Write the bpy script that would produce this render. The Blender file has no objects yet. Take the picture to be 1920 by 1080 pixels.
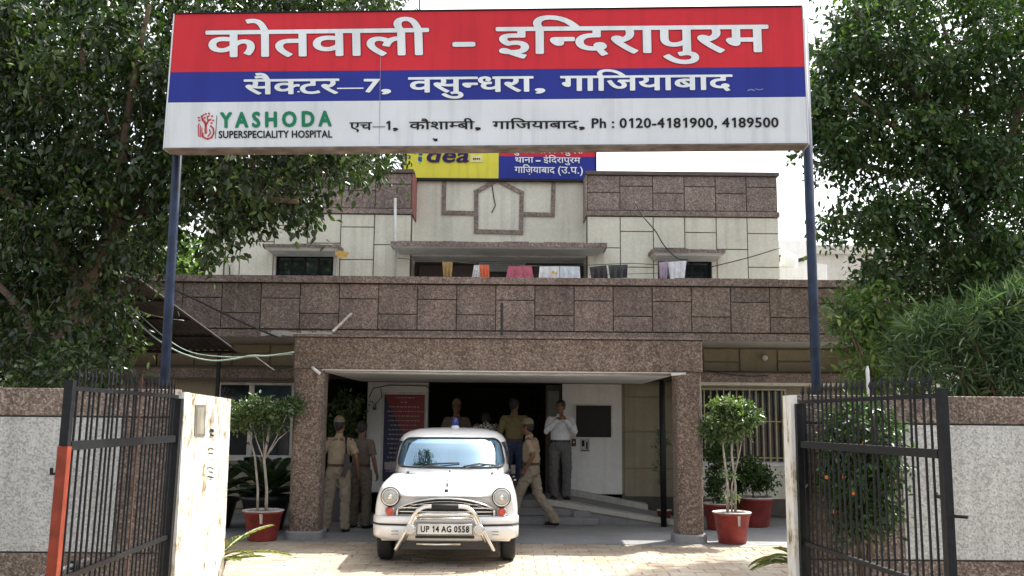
import bpy, bmesh, math, random
import numpy as np
from mathutils import Vector, Matrix, noise
random.seed(7); rng = np.random.default_rng(7)
R = math.radians
S = bpy.context.scene
COL = S.collection
# ------------------------------------------------------------------ camera, sky, sun, exposure
TH, RO, F0, HC = R(7.85), 0.009, 1792.0, 1.7
cam = bpy.data.cameras.new('camera'); cam.sensor_width = 36; cam.lens = F0/1920*36; cam.clip_end = 600
co = bpy.data.objects.new('camera', cam); COL.objects.link(co); S.camera = co
co.matrix_world = Matrix.Translation((0, 0, HC)) @ Matrix.Rotation(R(90)+TH, 4, 'X') @ Matrix.Rotation(RO, 4, 'Z')
SUN = Vector((0.47, 0.45, 1.0)).normalized()
w = bpy.data.worlds.new('World'); S.world = w; w.use_nodes = True
nt = w.node_tree; bg = nt.nodes['Background']
sky = nt.nodes.new('ShaderNodeTexSky'); sky.sky_type = 'NISHITA'; sky.sun_disc = False
sky.sun_elevation = math.asin(SUN.z); sky.sun_rotation = math.atan2(SUN.x, SUN.y)
sky.air_density = 1.3; sky.dust_density = 4.0; sky.ozone_density = 1.0
hs = nt.nodes.new('ShaderNodeHueSaturation'); hs.inputs['Saturation'].default_value = 0.30
nt.links.new(sky.outputs[0], hs.inputs['Color']); nt.links.new(hs.outputs[0], bg.inputs['Color'])
bg.inputs['Strength'].default_value = 0.15
sl = bpy.data.lights.new('sun', 'SUN'); sl.energy = 3.4; sl.angle = R(0.8); sl.color = (1.0, 0.95, 0.88)
so = bpy.data.objects.new('sun', sl); COL.objects.link(so); so.rotation_euler = SUN.to_track_quat('Z', 'Y').to_euler()
S.view_settings.view_transform = 'Standard'; S.view_settings.look = 'None'
S.view_settings.gamma = 1; S.view_settings.use_curve_mapping = False
S.view_settings.exposure = 1.5
S.cycles.max_bounces = 8; S.cycles.transparent_max_bounces = 8
S.cycles.caustics_reflective = False; S.cycles.caustics_refractive = False

# ------------------------------------------------------------------ places: a sight line met with a plane at a real depth
def ray(px, py):
    u, v = px-960, 540-py
    x = u*math.cos(RO)-v*math.sin(RO); y = u*math.sin(RO)+v*math.cos(RO)
    return Vector((x, F0*math.cos(TH)-y*math.sin(TH), F0*math.sin(TH)+y*math.cos(TH)))
def P(px, py, Y):
    d = ray(px, py); return Vector((0, 0, HC)) + d*(Y/d.y)
def PZ(px, py, z):
    d = ray(px, py); return Vector((0, 0, HC)) + d*((z-HC)/d.z)

# ------------------------------------------------------------------ materials
MATS = {}
def mk(name):
    m = bpy.data.materials.new(name); m.use_nodes = True
    return m, m.node_tree, m.node_tree.nodes['Principled BSDF']
def N(nt, t, **k):
    n = nt.nodes.new(t)
    for a, b in k.items():
        if a in n.inputs: n.inputs[a].default_value = b
        else: setattr(n, a, b)
    return n
def ramp(nt, fac, stops):
    r = nt.nodes.new('ShaderNodeValToRGB'); e = r.color_ramp.elements
    while len(e) < len(stops): e.new(0.5)
    for i, (p, c) in enumerate(stops):
        e[i].position = p; e[i].color = (c[0], c[1], c[2], 1) if isinstance(c, (tuple, list)) else (c, c, c, 1)
    nt.links.new(fac, r.inputs[0]); return r.outputs[0]
def pos(nt, scale=(1, 1, 1)):
    g = nt.nodes.new('ShaderNodeNewGeometry'); mp = nt.nodes.new('ShaderNodeMapping')
    mp.inputs['Scale'].default_value = scale; nt.links.new(g.outputs['Position'], mp.inputs[0]); return mp.outputs[0]
def opos(nt, scale=(1, 1, 1)):
    g = nt.nodes.new('ShaderNodeTexCoord'); mp = nt.nodes.new('ShaderNodeMapping')
    mp.inputs['Scale'].default_value = scale; nt.links.new(g.outputs['Object'], mp.inputs[0]); return mp.outputs[0]
def noi(nt, vec, scale, detail=4, rough=0.55):
    n = N(nt, 'ShaderNodeTexNoise', Scale=scale, Detail=detail, Roughness=rough); nt.links.new(vec, n.inputs['Vector']); return n.outputs['Fac']
def mul(nt, a, b, mode='MULTIPLY', fac=1.0):
    m = nt.nodes.new('ShaderNodeMix'); m.data_type = 'RGBA'; m.blend_type = mode; m.inputs[0].default_value = fac
    for s, i in ((a, 6), (b, 7)):
        if isinstance(s, (tuple, list)): m.inputs[i].default_value = (s[0], s[1], s[2], 1)
        else: nt.links.new(s, m.inputs[i])
    return m.outputs[2]
def mixf(nt, fac, a, b):
    m = nt.nodes.new('ShaderNodeMix'); m.data_type = 'RGBA'; nt.links.new(fac, m.inputs[0])
    for s, i in ((a, 6), (b, 7)):
        if isinstance(s, (tuple, list)): m.inputs[i].default_value = (s[0], s[1], s[2], 1)
        else: nt.links.new(s, m.inputs[i])
    return m.outputs[2]
def bump(nt, b, h, strength=0.3, dist=0.01):
    n = N(nt, 'ShaderNodeBump', Strength=strength, Distance=dist); nt.links.new(h, n.inputs['Height']); nt.links.new(n.outputs[0], b.inputs['Normal'])
def simple(name, c, rough=0.6, metal=0.0, var=0.12, scale=6.0, coat=0.0, bmp=0.0, spec=None, objspace=False):
    if name in MATS: return MATS[name]
    m, nt, b = mk(name)
    v = opos(nt) if objspace else pos(nt)
    f = noi(nt, v, scale, 5)
    lo = tuple(x*(1-var*1.6) for x in c); hi = tuple(min(1, x*(1+var)) for x in c)
    nt.links.new(ramp(nt, f, [(0.3, lo), (0.7, hi)]), b.inputs['Base Color'])
    b.inputs['Roughness'].default_value = rough; b.inputs['Metallic'].default_value = metal
    b.inputs['Coat Weight'].default_value = coat; b.inputs['Coat Roughness'].default_value = 0.05
    if spec is not None: b.inputs['Specular IOR Level'].default_value = spec
    if bmp: bump(nt, b, noi(nt, v, scale*12, 3), bmp, 0.004)
    MATS[name] = m; return m
def grit(name, dark, mid, pale, scale=40, stain=0.35, streak=True, bs=0.7):
    m, nt, b = mk(name); v = pos(nt)
    vo = N(nt, 'ShaderNodeTexVoronoi', Scale=scale); nt.links.new(v, vo.inputs['Vector'])
    sp = nt.nodes.new('ShaderNodeSeparateColor'); nt.links.new(vo.outputs['Color'], sp.inputs[0])
    c = ramp(nt, sp.outputs[0], [(0.0, dark), (0.28, dark), (0.34, mid), (0.72, mid), (0.8, pale), (1.0, pale)])
    vo2 = N(nt, 'ShaderNodeTexVoronoi', Scale=scale*0.45); nt.links.new(v, vo2.inputs['Vector'])
    s2 = nt.nodes.new('ShaderNodeSeparateColor'); nt.links.new(vo2.outputs['Color'], s2.inputs[0])
    c = mul(nt, c, ramp(nt, s2.outputs[1], [(0.1, 0.78 if bs > .5 else 1.0), (0.9, 1.16 if bs > .5 else 1.0)]))
    f = noi(nt, v, 0.9, 6, 0.6); c = mul(nt, c, ramp(nt, f, [(0.32, 1-stain), (0.6, 1.0)]))
    oi = nt.nodes.new('ShaderNodeObjectInfo'); c = mul(nt, c, ramp(nt, oi.outputs['Random'], [(0.0, 0.88), (1.0, 1.10)]))
    if streak:
        g = noi(nt, pos(nt, (5, 5, 0.35)), 1.0, 5, 0.6); c = mul(nt, c, ramp(nt, g, [(0.35, 0.80), (0.6, 1.0)]))
    nt.links.new(c, b.inputs['Base Color']); b.inputs['Roughness'].default_value = 0.85
    bump(nt, b, vo.outputs['Distance'], bs, 0.012); MATS[name] = m; return m
M = {}
M['grit'] = grit('pink_pebble_dash', (0.20, 0.152, 0.128), (0.285, 0.226, 0.197), (0.37, 0.31, 0.275), 58, 0.25)
M['grit_dark'] = grit('brown_pebble_dash', (0.14, 0.10, 0.078), (0.22, 0.165, 0.133), (0.33, 0.27, 0.22), 56, 0.2)
M['cream_grit'] = grit('grey_white_pebble_dash', (0.36, 0.36, 0.34), (0.49, 0.49, 0.47), (0.57, 0.57, 0.55), 62, 0.06, True, .3)
def cream(name, c, speck=0.84, grain=0.93):
    m, nt, b = mk(name); v = pos(nt)
    vo = N(nt, 'ShaderNodeTexVoronoi', Scale=34.0); nt.links.new(v, vo.inputs['Vector'])
    sp = nt.nodes.new('ShaderNodeSeparateColor'); nt.links.new(vo.outputs['Color'], sp.inputs[0])
    a = ramp(nt, sp.outputs[0], [(0.0, grain), (0.5, 0.5+grain/2), (1.0, 1.04)])
    q = mul(nt, (c[0], c[1], c[2]), a)
    q = mul(nt, q, ramp(nt, noi(nt, v, 1.1, 6, 0.65), [(0.30, speck), (0.58, 1.0)]))
    q = mul(nt, q, ramp(nt, noi(nt, pos(nt, (7, 7, 0.3)), 1.0, 5), [(0.34, 0.87), (0.5, 1.0)]))
    nt.links.new(q, b.inputs['Base Color']); b.inputs['Roughness'].default_value = 0.9
    bump(nt, b, sp.outputs[0], 0.3, 0.004); MATS[name] = m; return m
M['cream'] = cream('cream_stucco', (0.72, 0.705, 0.595))
M['beige'] = cream('tan_stucco', (0.34, 0.30, 0.22))
M['white_wall'] = cream('white_plaster', (0.78, 0.78, 0.78), 0.88, 0.97)
M['ceiling'] = cream('pale_ceiling', (0.80, 0.80, 0.80), 0.9, 0.97)
M['soffit'] = cream('grey_plaster', (0.52, 0.51, 0.47), 0.7)
M['joint'] = simple('dark_joint_mortar', (0.12, 0.10, 0.09), 0.95)
M['concrete'] = cream('concrete', (0.27, 0.275, 0.28), 0.8)
M['darkwall'] = simple('dark_interior', (0.055, 0.05, 0.045), 0.9)  # near-black base colour carries the shade of the unlit inside
M['black'] = simple('black_paint', (0.009, 0.010, 0.012), 0.5, var=0.4, scale=20, spec=0.28)
M['navy'] = simple('navy_steel', (0.014, 0.026, 0.058), 0.5, var=0.4, scale=7, spec=0.3)
M['red_paint'] = simple('orange_red_paint', (0.27, 0.045, 0.020), 0.5, var=0.3, scale=6, spec=0.3)
M['pot'] = simple('terracotta_red', (0.27, 0.042, 0.035), 0.6, var=0.25, scale=9)
M['potrim'] = simple('pale_pot_rim', (0.55, 0.50, 0.47), 0.7, var=0.25, scale=14)
M['soil'] = simple('soil', (0.05, 0.035, 0.025), 0.95, bmp=0.5)
M['chrome'] = simple('chrome', (0.75, 0.73, 0.68), 0.12, 1.0, var=0.06)
M['carwhite'] = simple('white_car_enamel', (0.82, 0.82, 0.81), 0.28, var=0.02, coat=0.6)
M['rubber'] = simple('tyre_rubber', (0.022, 0.022, 0.023), 0.8, bmp=0.2)
M['blackplastic'] = simple('black_plastic', (0.02, 0.02, 0.022), 0.4)
M['bark'] = simple('brown_bark', (0.14, 0.10, 0.07), 0.9, var=0.35, scale=9, bmp=0.9)
M['palebark'] = simple('limewashed_stem', (0.42, 0.38, 0.33), 0.85, var=0.25, scale=9, bmp=0.5)
M['aluwhite'] = simple('white_window_frame', (0.62, 0.62, 0.60), 0.5)
M['yellowbar'] = simple('cream_bar_paint', (0.42, 0.38, 0.22), 0.6)
M['skin'] = simple('brown_skin', (0.16, 0.075, 0.045), 0.55, objspace=True)
M['hair'] = simple('black_hair', (0.012, 0.011, 0.011), 0.6, bmp=0.6)
M['shoe'] = simple('black_leather', (0.012, 0.011, 0.011), 0.35)
M['beltbrown'] = simple('brown_belt', (0.05, 0.025, 0.015), 0.5)
M['cable'] = simple('pale_green_cable', (0.38, 0.5, 0.44), 0.5)
M['wire'] = simple('dark_wire', (0.03, 0.03, 0.03), 0.6)
M['tin'] = simple('grey_brown_tin_sheet', (0.045, 0.038, 0.034), 0.85, 0.0, var=0.4, scale=3)
M['steel'] = simple('galvanised_steel', (0.35, 0.35, 0.36), 0.45, 0.7)
def fold_cloth(name, c, wr=0.8, scale=7, check=None):
    m, nt, b = mk(name); v = opos(nt)
    f = noi(nt, v, 9, 4); q = ramp(nt, f, [(0.3, tuple(x*0.86 for x in c)), (0.7, tuple(min(1, x*1.06) for x in c))])
    if check:
        ck = N(nt, 'ShaderNodeTexChecker', Scale=check[0]); nt.links.new(v, ck.inputs['Vector'])
        q = mixf(nt, ck.outputs['Fac'], q, check[1])
    nt.links.new(q, b.inputs['Base Color']); b.inputs['Roughness'].default_value = 0.85
    wv = N(nt, 'ShaderNodeTexNoise', Scale=scale, Detail=3.0, Roughness=0.5, Distortion=1.6); nt.links.new(opos(nt, (1.0, 1.0, 0.8)), wv.inputs['Vector'])
    bump(nt, b, wv.outputs['Fac'], wr, 0.05); MATS[name] = m; return m
M['khaki'] = fold_cloth('khaki_cotton', (0.33, 0.265, 0.185))
M['khaki2'] = fold_cloth('khaki_trouser_cotton', (0.27, 0.235, 0.175), 1.0, 6)
M['khaki_shade'] = fold_cloth('shaded_khaki_cotton', (0.12, 0.10, 0.075))  # the same khaki with the shade of porch and doorway put into its colour
M['whiteshirt'] = fold_cloth('white_blue_shirt', (0.60, 0.63, 0.68))
M['greytrouser'] = fold_cloth('grey_trouser', (0.10, 0.10, 0.105))
M['ochre'] = fold_cloth('ochre_shirt', (0.17, 0.145, 0.065))
M['denim'] = fold_cloth('blue_denim', (0.03, 0.045, 0.09))
M['checked'] = fold_cloth('black_white_checked_shirt', (0.05, 0.06, 0.06), check=(26.0, (0.45, 0.48, 0.45)))
def glassy(name, c, rough=0.06, ior=1.8):
    m, nt, b = mk(name); b.inputs['Base Color'].default_value = (*c, 1); b.inputs['Roughness'].default_value = rough
    b.inputs['IOR'].default_value = ior; b.inputs['Coat Weight'].default_value = 0.5
    f = noi(nt, pos(nt), 2.5, 3); nt.links.new(ramp(nt, f, [(0.3, tuple(x*0.7 for x in c)), (0.7, c)]), b.inputs['Base Color']); return m
M['pane'] = glassy('dark_window_glass', (0.02, 0.028, 0.035))
M['bluepane'] = glassy('blue_tinted_glass', (0.035, 0.06, 0.08))
M['lamp_glass'] = glassy('headlamp_glass', (0.62, 0.63, 0.60), 0.12, 1.6)
M['orange_lens'] = glassy('orange_red_lens', (0.55, 0.05, 0.015), 0.2, 1.6)
M['blue_lens'] = glassy('blue_beacon_lens', (0.012, 0.02, 0.20), 0.15, 1.6)
def screen():
    m, nt, b = mk('windscreen_glass'); out = nt.nodes['Material Output']
    tr = N(nt, 'ShaderNodeBsdfTransparent'); tr.inputs[0].default_value = (0.45, 0.66, 0.82, 1)
    gl = N(nt, 'ShaderNodeBsdfGlossy', Roughness=0.03); gl.inputs[0].default_value = (0.50, 0.70, 0.86, 1)
    mx = nt.nodes.new('ShaderNodeMixShader')
    lw = N(nt, 'ShaderNodeLayerWeight', Blend=0.45); r = ramp(nt, lw.outputs['Facing'], [(0.0, 0.22), (1.0, 0.9)])
    nt.links.new(r, mx.inputs[0]); nt.links.new(tr.outputs[0], mx.inputs[1]); nt.links.new(gl.outputs[0], mx.inputs[2])
    nt.links.new(mx.outputs[0], out.inputs[0]); return m
M['screen'] = screen()
def leafmat(name, c1, c2, c3, trans=0.35, rough=0.4):
    m, nt, b = mk(name); out = nt.nodes['Material Output']
    at = nt.nodes.new('ShaderNodeAttribute'); at.attribute_name = 'tint'
    q = ramp(nt, at.outputs['Fac'], [(0.0, c1), (0.55, c2), (1.0, c3)])
    nt.links.new(q, b.inputs['Base Color']); b.inputs['Roughness'].default_value = rough
    b.inputs['Specular IOR Level'].default_value = 0.5
    tl = nt.nodes.new('ShaderNodeBsdfTranslucent'); q2 = mul(nt, q, (1.5, 1.7, 0.8)); nt.links.new(q2, tl.inputs[0])
    mx = nt.nodes.new('ShaderNodeMixShader'); mx.inputs[0].default_value = trans
    nt.links.new(b.outputs[0], mx.inputs[1]); nt.links.new(tl.outputs[0], mx.inputs[2]); nt.links.new(mx.outputs[0], out.inputs[0]); return m
M['leafL'] = leafmat('ficus_leaf', (0.009, 0.019, 0.006), (0.021, 0.047, 0.012), (0.10, 0.155, 0.03), 0.25, 0.32)
M['leafR'] = leafmat('broadleaf_leaf', (0.011, 0.027, 0.008), (0.027, 0.066, 0.016), (0.10, 0.17, 0.03), 0.3, 0.42)
M['leafO'] = leafmat('narrow_grey_green_leaf', (0.04, 0.08, 0.035), (0.09, 0.15, 0.07), (0.17, 0.24, 0.11), 0.25)
M['leafB'] = leafmat('bright_bush_leaf', (0.03, 0.06, 0.015), (0.07, 0.13, 0.03), (0.18, 0.24, 0.05), 0.3)
M['leafP'] = leafmat('topiary_leaf', (0.04, 0.07, 0.03), (0.08, 0.14, 0.05), (0.22, 0.28, 0.10), 0.25, 0.35)
M['palm'] = leafmat('yellow_green_frond', (0.05, 0.08, 0.02), (0.12, 0.15, 0.03), (0.28, 0.27, 0.06), 0.25)
M['palmdark'] = leafmat('dark_frond', (0.012, 0.025, 0.012), (0.025, 0.045, 0.02), (0.05, 0.08, 0.03), 0.2)
M['flower'] = simple('orange_flower', (0.6, 0.15, 0.02), 0.6)
def flex(name, c, grad=0.0):
    m, nt, b = mk(name); v = pos(nt)
    f = noi(nt, v, 1.6, 5, 0.6); q = ramp(nt, f, [(0.3, tuple(x*0.88 for x in c)), (0.65, c)])
    q = mul(nt, q, ramp(nt, noi(nt, pos(nt, (9, 9, 0.7)), 1.0, 5), [(0.36, 0.90), (0.5, 1.0)]))
    nt.links.new(q, b.inputs['Base Color']); b.inputs['Roughness'].default_value = 0.55; b.inputs['Specular IOR Level'].default_value = 0.22
    bump(nt, b, noi(nt, v, 2.2, 2), 0.35, 0.02); return m
M['sred'] = flex('red_flex', (0.62, 0.028, 0.042)); M['sblue'] = flex('blue_flex', (0.022, 0.035, 0.27)); M['swhite'] = flex('white_flex', (0.70, 0.73, 0.75))
M['syellow'] = flex('yellow_flex', (0.72, 0.66, 0.07)); M['ink_white'] = flex('white_print', (0.80, 0.84, 0.86)); M['ink_black'] = flex('black_print', (0.010, 0.010, 0.013))
M['ink_green'] = flex('green_print', (0.01, 0.20, 0.10)); M['ink_red'] = flex('red_print', (0.50, 0.05, 0.05)); M['ink_purple'] = flex('purple_print', (0.03, 0.015, 0.08))
M['ink_blue'] = flex('blue_print', (0.02, 0.10, 0.30)); M['ink_edge'] = flex('dark_red_print_edge', (0.22, 0.015, 0.02)); M['ink_navy'] = flex('navy_print_edge', (0.015, 0.02, 0.10))

# ------------------------------------------------------------------ mesh helpers
class MB:
    def __init__(s): s.v = []; s.f = []
    def add(s, vs, fs):
        o = len(s.v); s.v += [tuple(p) for p in vs]; s.f += [tuple(i+o for i in f) for f in fs]; return s
    def box(s, x0, x1, y0, y1, z0, z1):
        return s.add([(x0,y0,z0),(x1,y0,z0),(x1,y1,z0),(x0,y1,z0),(x0,y0,z1),(x1,y0,z1),(x1,y1,z1),(x0,y1,z1)],
                     [(0,3,2,1),(4,5,6,7),(0,1,5,4),(1,2,6,5),(2,3,7,6),(3,0,4,7)])
    def bev(s, x0, x1, y0, y1, z0, z1, b=0.006):   # box whose front (-y) face has chamfered edges
        return s.add([(x0,y1,z0),(x1,y1,z0),(x1,y1,z1),(x0,y1,z1),(x0,y0+b,z0),(x1,y0+b,z0),(x1,y0+b,z1),(x0,y0+b,z1),
                      (x0+b,y0,z0+b),(x1-b,y0,z0+b),(x1-b,y0,z1-b),(x0+b,y0,z1-b)],
                     [(0,3,2,1),(0,1,5,4),(1,2,6,5),(2,3,7,6),(3,0,4,7),(4,5,9,8),(5,6,10,9),(6,7,11,10),(7,4,8,11),(8,9,10,11)])
    def quad(s, a, b, c, d): return s.add([a, b, c, d], [(0,1,2,3)])
    def hexa(s, q0, q1):       # two quads (lists of 4) joined
        return s.add(list(q0)+list(q1), [(0,1,2,3),(7,6,5,4),(0,4,5,1),(1,5,6,2),(2,6,7,3),(3,7,4,0)])
    def prism(s, poly, y0, y1):    # poly of (x,z)
        n = len(poly)
        return s.add([(x,y0,z) for x,z in poly]+[(x,y1,z) for x,z in poly],
                     [tuple(range(n))[::-1], tuple(range(n,2*n))]+[(i,(i+1)%n,n+(i+1)%n,n+i) for i in range(n)])
    def tube(s, pts, rad, n=8, cap=True):
        pts = [Vector(p) for p in pts]; rad = rad if isinstance(rad, (list, tuple)) else [rad]*len(pts)
        rings = []; up = None
        for i, p in enumerate(pts):
            t = (pts[min(i+1, len(pts)-1)]-pts[max(i-1, 0)]).normalized()
            if up is None: up = Vector((0,0,1)) if abs(t.z) < 0.9 else Vector((1,0,0))
            a = t.cross(up).normalized(); b = a.cross(t).normalized(); up = b
            rings.append([p+(a*math.cos(2*math.pi*k/n)+b*math.sin(2*math.pi*k/n))*rad[i] for k in range(n)])
        vs = [q for r in rings for q in r]; fs = []
        for i in range(len(pts)-1):
            for k in range(n): fs.append((i*n+k, (i+1)*n+k, (i+1)*n+(k+1)%n, i*n+(k+1)%n))
        if cap: fs += [tuple(range(n)), tuple(range((len(pts)-1)*n, len(pts)*n))[::-1]]
        return s.add(vs, fs)
    def lathe(s, prof, c=(0,0,0), n=28, axis='z'):
        vs = []
        for r, z in prof:
            for k in range(n):
                a = 2*math.pi*k/n; x, y = r*math.cos(a), r*math.sin(a)
                p = (x, y, z) if axis == 'z' else (x, z, y)
                vs.append((p[0]+c[0], p[1]+c[1], p[2]+c[2]))
        fs = [(i*n+k, i*n+(k+1)%n, (i+1)*n+(k+1)%n, (i+1)*n+k) for i in range(len(prof)-1) for k in range(n)]
        if axis != 'z': fs = [f[::-1] for f in fs]
        return s.add(vs, fs)
    def ell(s, c, r, n=12, m=8):
        c = Vector(c); vs = [c+Vector((0,0,r[2]))]; 
        for i in range(1, m):
            t = math.pi*i/m
            for k in range(n):
                a = 2*math.pi*k/n; vs.append(c+Vector((r[0]*math.sin(t)*math.cos(a), r[1]*math.sin(t)*math.sin(a), r[2]*math.cos(t))))
        vs.append(c-Vector((0,0,r[2]))); fs = [(0,1+k,1+(k+1)%n) for k in range(n)]
        for i in range(m-2):
            for k in range(n): fs.append((1+i*n+k, 1+(i+1)*n+k, 1+(i+1)*n+(k+1)%n, 1+i*n+(k+1)%n))
        L = len(vs)-1; b = 1+(m-2)*n; fs += [(L, b+(k+1)%n, b+k) for k in range(n)]
        return s.add(vs, fs)
    def mesh(s, name, off=(0,0,0), smooth=False):
        me = bpy.data.meshes.new(name); o = Vector(off)
        me.from_pydata([Vector(v)-o for v in s.v], [], s.f); me.validate()
        bm = bmesh.new(); bm.from_mesh(me); bmesh.ops.recalc_face_normals(bm, faces=bm.faces); bm.to_mesh(me); bm.free()
        if smooth: me.polygons.foreach_set('use_smooth', [True]*len(me.polygons))
        return me
def rootloc(o):
    v = Vector((0,0,0))
    while o is not None: v += o.location; o = o.parent
    return v
def obj(name, mb, mat, parent=None, smooth=False, label=None, local=False):
    off = (0,0,0) if (parent is None or local) else rootloc(parent)
    me = mb if isinstance(mb, bpy.types.Mesh) else mb.mesh(name, off, smooth)
    if mat: me.materials.append(mat)
    o = bpy.data.objects.new(name, me); COL.objects.link(o)
    if parent: o.parent = parent
    if label: o['label'] = label
    return o
def thing(name, label, cat, loc=(0,0,0), group=None):
    o = bpy.data.objects.new(name, None); COL.objects.link(o); o.location = loc; o.empty_display_size = 0.2
    tag(o, label, cat, group); return o
def tag(o, label, cat, group=None):
    o['label'] = label; o['category'] = cat
    if group: o['group'] = group
    return o
def struct(name, mb, mat, smooth=False):
    o = obj(name, mb, mat, None, smooth); o['kind'] = 'structure'; return o
def centred(mb):    # put a lone mesh's origin at its own base centre
    return mb
def clone(o, parent=None):
    c = o.copy(); COL.objects.link(c); c.parent = parent
    for ch in list(o.children): clone(ch, c)
    return c

# ------------------------------------------------------------------ foliage
def leaves(name, C, D, Nn, L, W, mat, parent, tint=None, droop=0.12):
    C = np.asarray(C, float); n = len(C)
    D = D/np.linalg.norm(D, axis=1)[:, None]
    Sd = np.cross(D, Nn); Sd /= np.linalg.norm(Sd, axis=1)[:, None]+1e-9; Nn = np.cross(Sd, D)
    T = [(0,0,0),(0.30,0.46,0.07),(0.66,0.40,0.02),(1.0,0,-droop),(0.66,-0.40,0.02),(0.30,-0.46,0.07)]
    V = np.zeros((n,6,3))
    for i,(a,b,c) in enumerate(T): V[:,i] = C + D*(a*L)[:,None] + Sd*(b*W)[:,None] + Nn*(c*L)[:,None]
    V = V.reshape(-1,3)
    if parent is not None: V = V-np.array(rootloc(parent))
    base = (np.arange(n)*6)[:,None]
    F = np.concatenate([base+np.array([0,1,2,3]), base+np.array([0,3,4,5])], axis=1).reshape(-1)
    me = bpy.data.meshes.new(name); me.vertices.add(n*6); me.vertices.foreach_set('co', V.reshape(-1))
    me.loops.add(n*8); me.loops.foreach_set('vertex_index', F.astype(np.int32))
    me.polygons.add(n*2); me.polygons.foreach_set('loop_start', (np.arange(n*2)*4).astype(np.int32))
    me.polygons.foreach_set('loop_total', np.full(n*2, 4, np.int32))
    me.update(calc_edges=True)
    if tint is None: tint = rng.random(n)
    at = me.attributes.new('tint', 'FLOAT', 'FACE'); at.data.foreach_set('value', np.repeat(tint, 2).astype(np.float32))
    me.materials.append(mat)
    o = bpy.data.objects.new(name, me); COL.objects.link(o)
    if parent is not None: o.parent = parent
    o['kind'] = 'stuff'; return o
def unit(v): return v/(np.linalg.norm(v, axis=1)[:,None]+1e-9)
def sprays(clumps, leaf, per=14, length=0.35, down=0.35, jitter=0.05, dens=1.0):
    """clumps: (cx,cy,cz, rx,ry,rz, ntwigs). returns leaf bases, directions, normals, tint, twigs"""
    Cs, Ds, Ts, TW = [], [], [], []
    for (cx,cy,cz,rx,ry,rz,nt_) in clumps:
        nt_ = max(1, int(nt_*dens)); d = unit(rng.normal(size=(nt_,3))); r = rng.random(nt_)**0.5
        p = np.array([cx,cy,cz]) + d*r[:,None]*np.array([rx,ry,rz])
        dr = unit(d*0.8 + rng.normal(size=(nt_,3))*0.7 + np.array([0,0,-down]))
        ct = rng.random()*0.35; tb = rng.random(nt_)*0.3
        for k in range(per):
            t = (k+0.5)/per; q = p + dr*(length*(t-0.5)) + np.array([0,0,-down*0.4*length])*t*t
            side = unit(rng.normal(size=(nt_,3))); dd = unit(dr*0.5+side*0.9+np.array([0,0,-down]))
            Cs.append(q+side*leaf*0.25+rng.normal(size=(nt_,3))*jitter); Ds.append(dd); Ts.append(np.clip(ct+tb+rng.random(nt_)**2*0.5, 0, 1))
        TW.append((p-dr*length*0.5, p+dr*length*0.4))
    C = np.concatenate(Cs); D = np.concatenate(Ds); T = np.concatenate(Ts)
    Nn = unit(np.array([0,0,1.0])+rng.normal(size=C.shape)*0.65)
    return C, D, Nn, T, TW
def twigmesh(TW, r=0.006, step=1):
    mb = MB()
    for a, b in TW:
        for i in range(0, len(a), step):
            p, q = a[i], b[i]; e = np.array([r,0,0]); g = np.array([0,r,0])
            mb.add([p-e, p+e, p+g, q], [(0,1,3),(1,2,3),(2,0,3)])
    return mb

# ------------------------------------------------------------------ lettering
_G = {}
def glyph(ch, off):
    k = (ch, off)
    if k in _G: return _G[k]
    cu = bpy.data.curves.new('glyph', 'FONT'); cu.body = ch; cu.offset = off; cu.resolution_u = 3
    o = bpy.data.objects.new('glyph', cu); COL.objects.link(o); bpy.context.view_layer.update()
    me = o.to_mesh(); vs = [(v.co.x, v.co.y) for v in me.vertices]; fs = [tuple(p.vertices) for p in me.polygons]; o.to_mesh_clear()
    if ch == '1':       # a one with its flag
        xm = min(v[0] for v in vs); xM = max(v[0] for v in vs); t_ = max(v[1] for v in vs); n = len(vs)
        vs = [(v[0]+.06, v[1]) for v in vs]+[(xm+.062, t_-.001), (xm+.062, t_-.12), (xm-.07, t_-.19), (xm-.07, t_-.10)]; fs = fs+[(n, n+3, n+2, n+1)]
    cu.body = ch+'|'; cu.offset = 0; bpy.context.view_layer.update(); me = o.to_mesh(); a = max(v.co.x for v in me.vertices); o.to_mesh_clear()
    cu.body = '|'; bpy.context.view_layer.update(); me = o.to_mesh(); b = max(v.co.x for v in me.vertices); o.to_mesh_clear()
    bpy.data.objects.remove(o); bpy.data.curves.remove(cu)
    _G[k] = (vs, fs, 0.259 if ch == 'ि' else a-b); return _G[k]
def clipx(vs, fs, xm):
    bm = bmesh.new(); bv = [bm.verts.new((x, y, 0)) for x, y in vs]
    for f in fs:
        try: bm.faces.new([bv[i] for i in f])
        except ValueError: pass
    bmesh.ops.bisect_plane(bm, geom=bm.verts[:]+bm.edges[:]+bm.faces[:], plane_co=(xm,0,0), plane_no=(1,0,0), clear_outer=True)
    bm.verts.index_update(); r = [(v.co.x, v.co.y) for v in bm.verts], [tuple(v.index for v in f.verts) for f in bm.faces]; bm.free(); return r
HALF = {'न': 0.36, 'क': 0.60, 'म': 0.405}
def compose(tokens, off, gap=0.0):
    """tokens: list of characters; 'h:x' is the half form of x, (dx) floats shift. returns verts, faces, advance"""
    V, Fc, x = [], [], 0.0
    for t in tokens:
        if isinstance(t, float): x += t; continue
        if t == ' ': x += 0.28; continue
        dx = 0.0
        if isinstance(t, tuple): t, dx = t
        half = t.startswith('h:') and len(t) > 2; ch = t[2:] if half else t
        vs, fs, adv = glyph(ch, off); gi = len(V) and V[-1][2]+1
        if half: vs, fs = clipx(vs, fs, HALF[ch]); adv = HALF[ch]
        o = len(V); V += [(a+x+dx, b, gi) for a, b in vs]; Fc += [tuple(i+o for i in f) for f in fs]
        x += adv + gap
    return V, Fc, x-gap
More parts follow.
